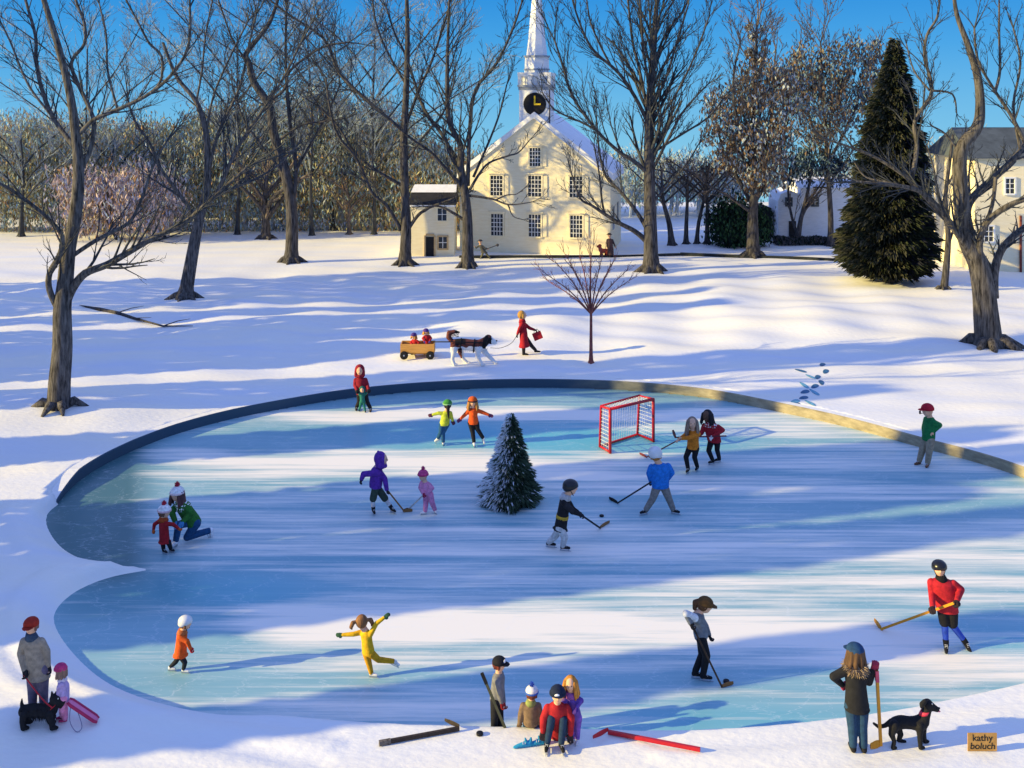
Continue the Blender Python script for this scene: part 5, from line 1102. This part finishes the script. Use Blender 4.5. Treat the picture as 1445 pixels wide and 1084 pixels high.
# 18 purple hoodie
p17 = person('skater in purple hooded top and olive shorts facing the child in pink', 540, 724, 100, dict(h=(538.5, 648), hr=9, n=(532, 661), p=(530, 686), eR=(513, 669, -.16), wR=(510, 677, -.22), eL=(543, 676, -.10), wL=(546, 692, -.14), kR=(526, 706, -.06), aR=(527, 725), kL=(545, 706), aL=(553, 723)), 88, 'ice', SKG, top='#5e2f92', bottom='#39463a', lowleg='#d2ccc8', hat='hood', hatc='#5e2f92', hatc2='point', skate=True, boot='#1b1b20', hw=12.5, bulk=1.25, look=85, fdir={'R': (.3, -.9, 0), 'L': (.6, -.7, 0)}, glove='#22222a')
stick('brown wooden hockey stick of the skater in the purple hood', P(546, 691, p17['Y0'] - .15), on_ice(571, 723), on_ice(582, 722), WOODB, None, .030)
# 19 pink child
p18 = person('small child in pink snowsuit and bobble hat holding a short stick', 605, 725, -35, dict(h=(597, 671), hr=7.2, n=(600, 681), p=(604, 697), eR=(593, 688, -.05), wR=(597, 697, -.14), eL=(610, 689), wL=(601, 698, -.14), kR=(601, 710), aR=(600, 726), kL=(610, 710), aL=(614, 724)), 66, 'ice', SKG, top='#d98aac', bottom='#d583a6', hat='bobble', hatc='#c8487c', hatc2='#b83468', extra='#c43a72', glove='#9a1f48', mitt=True, skate=True, boot='#e6e2e2', hw=8, bulk=1.25, leg=1.3, fdir={'R': (-.85, -.4, 0), 'L': (.3, -.8, 0)})
stick('short silver hockey stick of the small child in pink', P(598, 698, p18['Y0'] - .16), on_ice(576, 720), on_ice(569, 723), SILVER, TAPE, .024)
# 20,21 figure skaters
person('girl in lime top and green hat with a long black braid, skating with arms out', 624, 629, 190, dict(h=(631.5, 571), hr=6.4, n=(630, 581), p=(627, 599), eL=(619, 583), wL=(610, 585.5), eR=(637, 588), wR=(639, 594), kL=(622, 610), aL=(620, 622, .12), kR=(625, 611), aR=(625.5, 629)), 70, 'ice', SKG, top='#b9c43a', bottom='#1f4f78', hat='beanie', hatc='#3f8a3a', hatc2='#8fc08a', hair='braid', hairc='#15131a', face=False, skate=True, boot='#e6e2e2', glove='#4a2040', hw=7, ground='R', curl=.3, fdir={'L': (-.7, .3, -.5), 'R': (.1, .9, 0)})
person('girl in orange top and orange hat with long fair hair, skating with arms out', 671, 629, 5, dict(h=(667, 567), hr=6.6, n=(667.5, 577), p=(668, 597), eR=(656.5, 585), wR=(650, 591), eL=(681, 582), wL=(690, 585.5), kR=(667, 610), aR=(669, 629.5), kL=(674, 606), aL=(680, 620, .1)), 74, 'ice', SKG, top='#e2561c', bottom='#1a1a1e', hat='beanie', hatc='#cf5a20', hatc2='#33282a', hair='long', hairc='#a8763c', hl=1.8, skate=True, boot='#e6e2e2', glove='#4a2050', hw=6.8, ground='R', curl=.3, fdir={'L': (.3, -.4, -.8)})
# 22, 23 red hood and toddler
person('woman in red hooded coat standing at the ice edge holding up a toddler', 513, 579, 5, dict(h=(507.5, 523), hr=7, n=(508.5, 534), p=(511, 556), hem=(511, 556), eR=(501, 544), wR=(504, 551, -.2), eL=(518, 543), wL=(520, 550, -.2), kR=(507, 567), aR=(503, 578), kL=(518, 567), aL=(523, 580)), 72, 'ice', None, top='#8e1a2a', bottom='#1a1a1e', hat='hood', hatc='#8e1a2a', glove='#1a1a1e', hem=9, hw=8, bulk=1.1, boot='#1a1a1e')
person('toddler in green snowsuit standing with raised arms before the woman in the red hood', 511, 581, 5, dict(h=(511, 550.5), hr=4.6, n=(511, 556), p=(511.5, 567), eR=(506.5, 555.5), wR=(503.5, 552.5), eL=(516.5, 555.5), wL=(520, 552.5), kR=(508.5, 573), aR=(507, 580), kL=(514, 573), aL=(515.5, 581.5)), 35, 'ice', None, top='#1f6f62', bottom='#1f6f62', hat='hood', hatc='#1f6a5e', glove='#1f5f56', mitt=True, hw=4, bulk=1.2, leg=1.2, boot='#23232a')
# 24 kneeling girl, 25 child
p23 = person('girl in green patterned sweater and bobble hat kneeling on one knee to tie a skate', 266, 766, -40, dict(h=(250, 697), hr=9.5, n=(256, 712), p=(273, 737, .05), eR=(242, 722, -.08), wR=(248, 738, -.2), eL=(270, 724, -.1), wL=(257, 737, -.24), kR=(252, 741, -.22), aR=(248, 768, -.22), kL=(264, 758, .0), aL=(292, 752, .25)), 120, 'ice', SKG, top='#2f6b28', bottom='#1d4a72', hat='bobble', hatc='#ece8e4', hatc2='#e4c9c6', extra='#b3243a', hair='long', hairc='#5b3a38', hl=1.8, skate=True, boot='#e8e6e4', glove='#4a8fc4', mitt=True, hw=13.5, bulk=1.05, collar='dots', ground='R', fdir={'L': (.25, .2, -.9), 'R': (-.2, -.8, 0)}, look=-25, leg=1.0)
person('small child in long red coat and bobble hat facing the kneeling girl', 236, 781, 130, dict(h=(232, 722), hr=8.6, n=(230.5, 734), p=(232, 759), hem=(232.5, 765), eL=(218, 740), wL=(216.5, 748), eR=(244, 740), wR=(252, 746), kL=(230, 768), aL=(231, 781), kR=(239, 768), aR=(241, 779)), 76, 'ice', SKG, top='#a01a22', bottom='#1a1a1f', hat='bobble', hatc='#ece8e4', hatc2='#dcb4b4', extra='#b3243a', hair='short', hairc='#6b4a38', look=75, face=True, glove='#c45a20', mitt=True, hem=11, hw=10.5, skate=True, boot='#24242a', collar='#a8481c', fdir={'L': (.75, -.55, 0), 'R': (.8, -.5, 0)})
# 26 woman with basket
p25 = person('woman in long red coat walking right, leading a big dog and carrying a red case', 746, 501, 85, dict(h=(737, 445), hr=6.2, n=(737, 454), p=(739, 474), hem=(740, 489), eR=(733, 464), wR=(730, 472), eL=(747, 463), wL=(754, 465.5), kR=(739, 488), aR=(739, 501), kL=(750, 488), aL=(756, 497)), 64, top='#a31724', bottom='#1a1a1e', hair='short', hairc='#b98a40', hem=12.5, hw=5.5, bulk=1.05, collar='#a31724', boot='#17171b', ground='R', hl=1.2)
k = p25['k']; Y = p25['Y0'] + .05
cs = thing('handbag', tuple(P(758, 479, Y)), 'boxy red case in the forward hand of the woman in the long red coat', 'bag'); q = MB(); rt = Matrix.Rotation(R(-22), 3, 'Y')
q.box(P(758.5, 474, Y), (12.5 * k, 6 * k, 10 * k), rt); bb = q.build('case', cloth('#b01c28'), cs)
q = MB(); q.tube([P(753.5, 470, Y), P(754, 465.5, Y), P(758, 464.5, Y), P(760.5, 467.5, Y)], .012, 6); q.build('handle', TAPE, cs, True)
# 27 big dog
BRN = mat('dog_brown', '#6b3a30', .85, .25, 12, .3); DBK = mat('dog_coal', '#1d1718', .85, .25, 12, .3); DWH = mat('dog_white', '#e9e4dc', .85, .08, 12, .3)
g, z = ground_at(672, 515, 'snow'); KD = g.y / F
def bpaint(c):
    u = CX + c.x * F / c.y; v = HZ + (CH - c.z) * F / c.y; nz_ = noise.noise(c * 5.0) * 3
    if u > 693.5: return 2
    if u > 682 + nz_ * .3 and v < 492: return 1 if v + nz_ > 477 or u < 689 else 0
    if v > 492 + nz_ * .6: return 2 if not (646 < u < 652 and v < 506) else 0
    if 642 < u < 657 and v < 487 + nz_: return 1
    if u < 641: return 0 if v < 490 else 2
    return 0 if (v < 490 + nz_) else 2
th_, pf, kk = dog('large white, brown and black furry dog in a black harness pulling the wagon', 672, 515, 'snow', dict(face=1,
    spine=[(643, 486, 0, 7.5), (653, 486, 0, 8.2), (664, 487, 0, 8.0), (675, 488, 0, 8.6), (682, 484, 0, 6.8), (687, 480, 0, 5.8)],
    legs=[[(641, 490, -.15, 6), (640, 499, -.15, 3.6), (638.5, 507, -.15, 2.5), (641, 514, -.15, 2.4)], [(646, 490, .15, 6), (651, 499, .15, 3.6), (653, 506, .15, 2.5), (659, 512.5, .15, 2.4)], [(675, 493, -.15, 5), (674, 503, -.15, 3.2), (680, 513.5, -.15, 2.4)], [(680, 492, .15, 5), (688, 501, .15, 3.2), (699, 509, .15, 2.4)]],
    head=[[(689, 478.5, 0, 6.2), (693, 481, 0, 4.8), (698, 483, 0, 3.4)]], ears=[[(687, 476, -.17, 2.6), (684.5, 482, -.2, 3), (685, 487, -.2, 1.8)], [(688, 476, .17, 2.6), (686, 484, .2, 2.6)]],
    tail=[[(638, 482, 0, 3.2), (633, 476, 0, 3.6), (634, 470, 0, 3.6), (641, 468, 0, 2.6), (648, 469, 0, 1.2)]], eyes=[(694, 478.5, -.12, .8)], nose=(700.5, 481, 0, 1.5)), 1, [BRN, DBK, DWH], paint=bpaint, voxel=.014)
q = MB(); r = random.Random(12)
for i in range(1300):
    t = r.random()
    if t < .2: u, v, dy, d = r.uniform(632, 648), r.uniform(467, 476), r.uniform(-.09, .09), Vector((-.5, 0, r.uniform(-.4, .8)))
    elif t < .75: u, v, dy, d = r.uniform(636, 688), r.uniform(481, 496), r.choice((-1, 1)) * r.uniform(.13, .19), Vector((-.5, 0, -.9))
    else: u, v, dy, d = r.uniform(637, 700), r.uniform(497, 508), r.choice((-1, 1)) * .17, Vector((-.4, 0, -.9)); 
    if t >= .75: u = r.choice((639.5, 650, 675.5, 686)) + r.uniform(-2.5, 2.5); v = r.uniform(492, 501)
    p = pf((u, v, dy)); d = (d + Vector((r.gauss(0, .2), r.gauss(0, .25), r.gauss(0, .2)))).normalized(); s_ = perp(d, r) * .008; q.cur = bpaint(p); l_ = r.uniform(.05, .10)
    q.add([p - s_, p + s_, p + d * l_], [(0, 1, 2)])
q.build('coat', [BRN, DBK, DWH], th_)
ha_ = thing('harness', tuple(pf((665, 487))), 'black strap harness on the big furry dog, with shafts to the wagon', 'harness')
q = MB()
for s in (-1, 1):
    q.tube([pf((612, 482.5, s * .22)), pf((640, 482.5, s * .3)), pf((665, 483.5, s * .32)), pf((683, 484, s * .26))], [.022, .022, .02, .02], 6)
q.build('shaft', TAPE, ha_, True)
q = MB()
for cu, cv, ru, rv in ((650, 486.5, 2, 9.3), (669, 488, 2, 9.6), (682, 485, 2.5, 8.2)):
    c = pf((cu, cv)); q.rings([(c + Vector((-.025, 0, 0)), Vector((ru * kk * .5, 0, rv * kk)), Vector((0, rv * kk * .97, 0))), (c + Vector((.025, 0, 0)), Vector((ru * kk * .5, 0, rv * kk)), Vector((0, rv * kk * .97, 0)))], 20)
q.build('strap', TAPE, ha_, True)
lead('thin dark lead from the big dog collar to the hand of the woman in red', [p25['ha']['R'], P(722, 484, Y), P(707, 491, Y), P(692, 491, Y)], .010, TAPE)
# 28 wagon and two children
g, z = ground_at(590, 504, 'snow'); kw = g.y / F; Yw = g.y
wa = thing('wagon', (g.x, g.y, z), 'small wooden wagon with black wheels carrying two little children', 'wagon')
q = MB(); x0, x1 = P(566, 0, Yw).x, P(613.5, 0, Yw).x; zb = P(0, 497, Yw).z; zt = P(0, 484, Yw).z; t = .04; W_ = .62
q.box(((x0 + x1) / 2, Yw, zb + t / 2), (x1 - x0, W_, t))
for s in (-1, 1): q.box(((x0 + x1) / 2, Yw + s * (W_ / 2 - t / 2), (zb + zt) / 2 + t / 2), (x1 - x0, t, zt - zb - t * .0))
for xx in (x0 + t / 2, x1 - t / 2): q.box((xx, Yw, (zb + zt) / 2 + t / 2 - .003), (t * .98, W_ - 2 * t - .004, zt - zb - .01))
q.build('cart_body', mat('wagon_wood', '#d39a4e', .75, .15, 7, .2, (.3, 1, 4)), wa)
for u, v, s in ((571.5, 500, -1), (608, 498.5, -1), (581.5, 497.5, 1), (600, 496.5, 1)):
    q = MB(); c = Vector((P(u, 0, Yw).x, Yw + s * (W_ / 2 + .05), z + .15)); r_ = .155
    q.rings([(c + Vector((0, -.035, 0)), Vector((r_ * .85, 0, 0)), Vector((0, 0, r_ * .85))), (c + Vector((0, -.03, 0)), Vector((r_, 0, 0)), Vector((0, 0, r_))), (c + Vector((0, .03, 0)), Vector((r_, 0, 0)), Vector((0, 0, r_))), (c + Vector((0, .035, 0)), Vector((r_ * .85, 0, 0)), Vector((0, 0, r_ * .85)))], 20); wl = q.build('wheel', TAPE, wa, True)
    q = MB(); q.rings([(c + Vector((0, -.045, 0)), Vector((.03, 0, 0)), Vector((0, 0, .03))), (c + Vector((0, .045, 0)), Vector((.03, 0, 0)), Vector((0, 0, .03)))], 10); q.build('hub', STEEL, wl)
q = MB()
for u in (571.5, 608): c = P(u, 0, Yw); q.bar((c.x, Yw - W_ / 2, z + .15), (c.x, Yw + W_ / 2, z + .15), .04)
q.bar((x0 + .1, Yw, z + .17), (x1 - .1, Yw, z + .17), .06); q.build('axle', TAPE, wa)
for (hu, hv, nm, ff) in ((584, 474, 'little child in red with purple hat slouched at the rear of the wagon', -30), (601, 468, 'little child in red with purple hat sitting upright at the wagon front', 20)):
    dx = hu; person(nm, dx + 2, 503, ff, dict(h=(dx, hv), hr=4, n=(dx + 1.5, hv + 5.5), p=(dx + 2, hv + 17, .02), eR=(dx - 4.5, hv + 9.5), wR=(dx - 2, hv + 14, -.24), eL=(dx + 7.5, hv + 9.5), wL=(dx + 5, hv + 14, -.24), kR=(dx - 1, hv + 21, -.12), aR=(dx - 2, hv + 24, -.10), kL=(dx + 5, hv + 21, -.12), aL=(dx + 6, hv + 24, -.10)), 36, top='#b02028', bottom='#4a2f70', hat='beanie', hatc='#4a3580', hair='long', hairc='#c08a3a', hl=1.1, glove='#4a3a88', mitt=True, hw=4.2, bulk=1.2, ground='', boot='#2a2a30')
# 29 church figures
p28 = person('dark figure in flat hat holding a long stick beside the church wall', 685, 365, -20, dict(h=(677.5, 341), hr=2.9, n=(678, 346), p=(682, 354), eR=(672, 350), wR=(670.5, 348.5), eL=(684, 350), wL=(688, 351), kR=(681, 359), aR=(678.5, 365), kL=(687, 359), aL=(691.5, 365)), 30, top='#4a4a48', bottom='#6b6a52', hat='flat', hatc='#3a3a40', glove=None, boot='#3a3a36', hem=5, hw=3.2)
a = p28['ha']['L']; b = P(702, 346, p28['Y0'] - .1); q = MB(); q.tube([a - (b - a) * .35, a, b], [.03, .03, .03], 6); q.ball(b, .09); tag(q.build('long_stick', BARK_DARK, None, True, org=tuple(a)), 'long stick in the hand of the dark figure by the church', 'stick')
person('figure in long brown coat and round hat standing before the church corner', 862, 363, 0, dict(h=(859.8, 332), hr=3.1, n=(860.5, 337.5), p=(861.5, 350), hem=(861.5, 360), eR=(856.5, 343), wR=(857, 349), eL=(865.5, 342), wL=(868, 348), kR=(860.5, 356), aR=(860.5, 363), kL=(863.5, 356), aL=(864, 362.5)), 37, top='#4d3b3a', bottom='#3a2c2a', hat='flat', hatc='#4a4238', glove=None, boot='#3a2420', hem=4.6, hw=4)
RD = mat('dog_rust', '#b04a34', .85, .2, 12, .3)
dog('small rust red dog sitting upright beside the figure in the long brown coat', 850, 362, 'snow', dict(face=-1,
    spine=[(856, 354, 0, 3), (851, 354, 0, 3.2), (848, 353, 0, 3.2), (846.5, 349.5, 0, 2.3)], legs=[[(856, 356, -.1, 2), (857, 361.5, -.1, 1.2)], [(855, 356, .1, 2), (854, 360.5, .1, 1.2)], [(848, 356, -.1, 1.8), (847.5, 361.5, -.1, 1.2)], [(849, 356, .1, 1.8), (850, 360.5, .1, 1.2)]],
    head=[[(846.5, 347, 0, 2.6), (843.5, 348, 0, 1.6)]], ears=[[(847, 345.5, -.07, 1.1), (848, 348, -.09, 1)], [(847, 345.5, .07, 1.1), (848, 348, .09, 1)]], tail=[[(858, 353, 0, 1.1), (860, 350, 0, .6)]], eyes=[(845.5, 346.5, -.1, .4)], nose=(842, 347.5, 0, .6)), 1, [RD], voxel=.02)
# goal
gi = lambda u, v: G(u, v, ICE)
F1, F2, R1, R2 = gi(861, 640), gi(922, 624), gi(846.5, 632), gi(899.6, 615); hF = 1.24; hR = 1.10; T_ = .045
goal = thing('hockey_goal', tuple((F1 + F2) / 2), 'red framed hockey goal with white net on the ice behind the skaters', 'goal')
upz = lambda p, h: p + Vector((0, 0, h + T_))
b0 = Vector((0, 0, T_))
F1t, F2t = upz(F1, hF), upz(F2, hF); R1t = upz(R1.lerp(F1, .12), hR + .1); R2t = upz(R2.lerp(F2, .12), hR + .1)
for nm, a, b in (('goal_post', F1, F1t), ('goal_post', F2, F2t)):
    q = MB(); q.tube([a + b0 * .2, a.lerp(b, .7), b], T_, 10); q.ball(b, T_); q.build(nm, REDP, goal, True)
q = MB(); q.tube([F1t, F2t], T_, 10); q.build('crossbar', REDP, goal, True)
q = MB()
for path in ([F1 + b0, R1 + b0, R2 + b0, F2 + b0], [F1t, R1t.lerp(F1t, .5), R1t, R1t.lerp(R1, .12) , R1 + b0], [F2t, R2t, R2 + b0], [R1t, R2t]):
    q.tube(path, T_ * .85, 8)
    for p_ in path: q.ball(p_, T_ * .85)
q.build('base_frame', REDP, goal, True)
q = MB()
def net(a, b, c, d, nu, nv):   # quad a-b (bottom) d-c (top)
    for i in range(nu + 1):
        t = i / nu; q.tube([a.lerp(b, t), d.lerp(c, t)], .006, 3, False)
    for j_ in range(nv + 1):
        t = j_ / nv; q.tube([a.lerp(d, t), b.lerp(c, t)], .006, 3, False)
net(R1 + b0, R2 + b0, R2t, R1t, 16, 11); net(F1 + b0, R1 + b0, R1t, F1t, 6, 11); net(F2 + b0, R2 + b0, R2t, F2t, 7, 11); net(R1t, R2t, F2t, F1t, 16, 5)
q.build('net', mat('net_cord', '#e6e8ec', .8, .1, 5), goal)
# thin blue footprint patches on the snow, pit shade painted into the colour
FPB = mat('footprint_shade', (.16, .42, .55), .5, .3, 9); FPD = mat('footprint_deep_shade', (.04, .15, .28), .5, .3, 9)
for i, (u, v, a, c) in enumerate([(1129.8, 523.4, -30, 1), (1160.4, 514.8, 45, 1), (1165, 524.6, 45, 1), (1144, 531.8, -60, 0), (1153.7, 532.5, 50, 1), (1159, 540, 65, 1), (1134.6, 543.7, -75, 0), (1149.7, 545.4, 35, 1), (1149, 553.7, -70, 0), (1135.8, 553.3, 25, 1), (1133.9, 561.6, 25, 1), (1122, 566.5, 25, 0), (1143, 568.8, -65, 0), (1122, 574.8, 20, 1)]):
    g, z = ground_at(u, v, 'snow'); q = MB(); n = 14; a = R(a); L1, L2 = .20, .085; vs = []
    for ring_, zz in ((1.0, .008), (.72, .014)):
        for k in range(n):
            b = 2 * math.pi * k / n; x = math.cos(b) * L1 * ring_; y = math.sin(b) * L2 * ring_ * (1 + .25 * math.cos(b)); X_ = g.x + x * math.cos(a) - y * math.sin(a); Y_ = g.y + (x * math.sin(a) + y * math.cos(a)) * 1.9
            vs.append((X_, Y_, gz(X_, Y_) + zz))
    q.add(vs, [(k, (k + 1) % n, n + (k + 1) % n, n + k) for k in range(n)] + [tuple(range(n, 2 * n))])
    tag(q.build('footprint', FPD if c else FPB, None, org=(g.x, g.y, z)), 'footprint with painted blue shade in the snow above the stone kerb at the right', 'footprint', 'footprints in the snow')
# name board
g, z = ground_at(1386, 1060, 'snow'); kb = g.y / F
bd = thing('name_board', (g.x, g.y, z), 'small ochre wooden board with black handwritten lettering, set in the snow at lower right', 'sign')
q = MB(); q.box((g.x, g.y, z + 13 * kb), (41 * kb, .02, 25 * kb)); q.build('panel', mat('ochre_board', '#b98d4c', .7, .15, 8), bd)
for s in (-1, 1): q = MB(); q.box((g.x + s * 14 * kb, g.y + .02, z + 3 * kb), (.02, .018, 22 * kb)); q.build('stake', WOODB, bd)
for i, t in enumerate(('kathy', 'boluch')):
    cu = bpy.data.curves.new('lettering', 'FONT'); cu.body = t; cu.size = 13.2 * kb; cu.extrude = .001; cu.offset = .0008; cu.align_x = 'CENTER'; cu.align_y = 'CENTER'; cu.shear = .1 if i else -.05; cu.materials.append(BLACK)
    tmp = bpy.data.objects.new('tmp', cu); me_ = bpy.data.meshes.new_from_object(tmp); me_.name = 'lettering'; bpy.data.objects.remove(tmp); me_.materials.clear(); me_.materials.append(BLACK)
    o = bpy.data.objects.new('lettering', me_); C.objects.link(o); o.parent = bd; o.rotation_euler = (R(90), 0, 0); o.location = (0, -.012, (19.0 - 11.5 * i) * kb)

# ------------------------------------------------------------------ light, sky, camera
run_bake()
sc = bpy.context.scene
w = bpy.data.worlds.new('World'); sc.world = w; w.use_nodes = True; nt = w.node_tree; bg = nt.nodes['Background']
sky = nt.nodes.new('ShaderNodeTexSky'); sky.sky_type = 'NISHITA'; sky.sun_disc = False; sky.sun_elevation = SUN_EL; sky.altitude = 1500; sky.dust_density = 0; sky.air_density = 1.0; sky.ozone_density = 3
sun_dir = Vector((-math.cos(SUN_AZ) * math.cos(SUN_EL), -math.sin(SUN_AZ) * math.cos(SUN_EL), math.sin(SUN_EL)))   # towards the sun
sky.sun_rotation = math.atan2(sun_dir.x, sun_dir.y)
tc = nt.nodes.new('ShaderNodeTexCoord'); sx = nt.nodes.new('ShaderNodeSeparateXYZ'); nt.links.new(tc.outputs['Generated'], sx.inputs[0])
cr = nt.nodes.new('ShaderNodeValToRGB'); e = cr.color_ramp.elements
e[0].position = 0; e[0].color = (.32, .58, .72, 1); e[1].position = 1; e[1].color = (.22, .34, .82, 1)
for z_, c_ in ((-.10, (.25, .54, .70)), (-.04, (.16, .47, .70)), (.0, (.09, .39, .69)), (.05, (.035, .30, .67)), (.10, (.010, .225, .62)), (.18, (.06, .24, .66)), (.38, (.29, .42, .92))):
    x = e.new((z_ + .2) / 1.2); x.color = (*c_, 1)
mr = nt.nodes.new('ShaderNodeMapRange'); mr.inputs['From Min'].default_value = -.2; mr.inputs['From Max'].default_value = 1
nt.links.new(sx.outputs['Z'], mr.inputs[0]); nt.links.new(mr.outputs[0], cr.inputs[0])
mx = nt.nodes.new('ShaderNodeMix'); mx.data_type = 'RGBA'; mx.inputs['Factor'].default_value = .94
sm_ = nt.nodes.new('ShaderNodeVectorMath'); sm_.operation = 'SCALE'; sm_.inputs['Scale'].default_value = .10; nt.links.new(sky.outputs[0], sm_.inputs[0])
ci = [q for q in mx.inputs if q.type == 'RGBA']; nt.links.new(sm_.outputs[0], ci[0]); nt.links.new(cr.outputs[0], ci[1])
nt.links.new([q for q in mx.outputs if q.type == 'RGBA'][0], bg.inputs[0]); bg.inputs[1].default_value = .78
su = bpy.data.lights.new('sun', 'SUN'); su.energy = 5; su.angle = R(.5); su.color = (1, .79, .30)
so_ = bpy.data.objects.new('sun', su); C.objects.link(so_); so_.rotation_euler = (-sun_dir).to_track_quat('-Z', 'Y').to_euler()
cam = bpy.data.cameras.new('camera'); cam.sensor_width = 36; cam.sensor_fit = 'HORIZONTAL'; cam.lens = 36 * F / 1445; cam.shift_y = -(542 - HZ) / 1445; cam.clip_end = 5000; cam.clip_start = .5
co_ = bpy.data.objects.new('camera', cam); C.objects.link(co_); co_.location = (0, 0, CH); co_.rotation_euler = (R(90), 0, 0); sc.camera = co_
sc.view_settings.view_transform = 'Standard'; sc.view_settings.look = 'None'; sc.view_settings.exposure = .62; sc.view_settings.gamma = 1
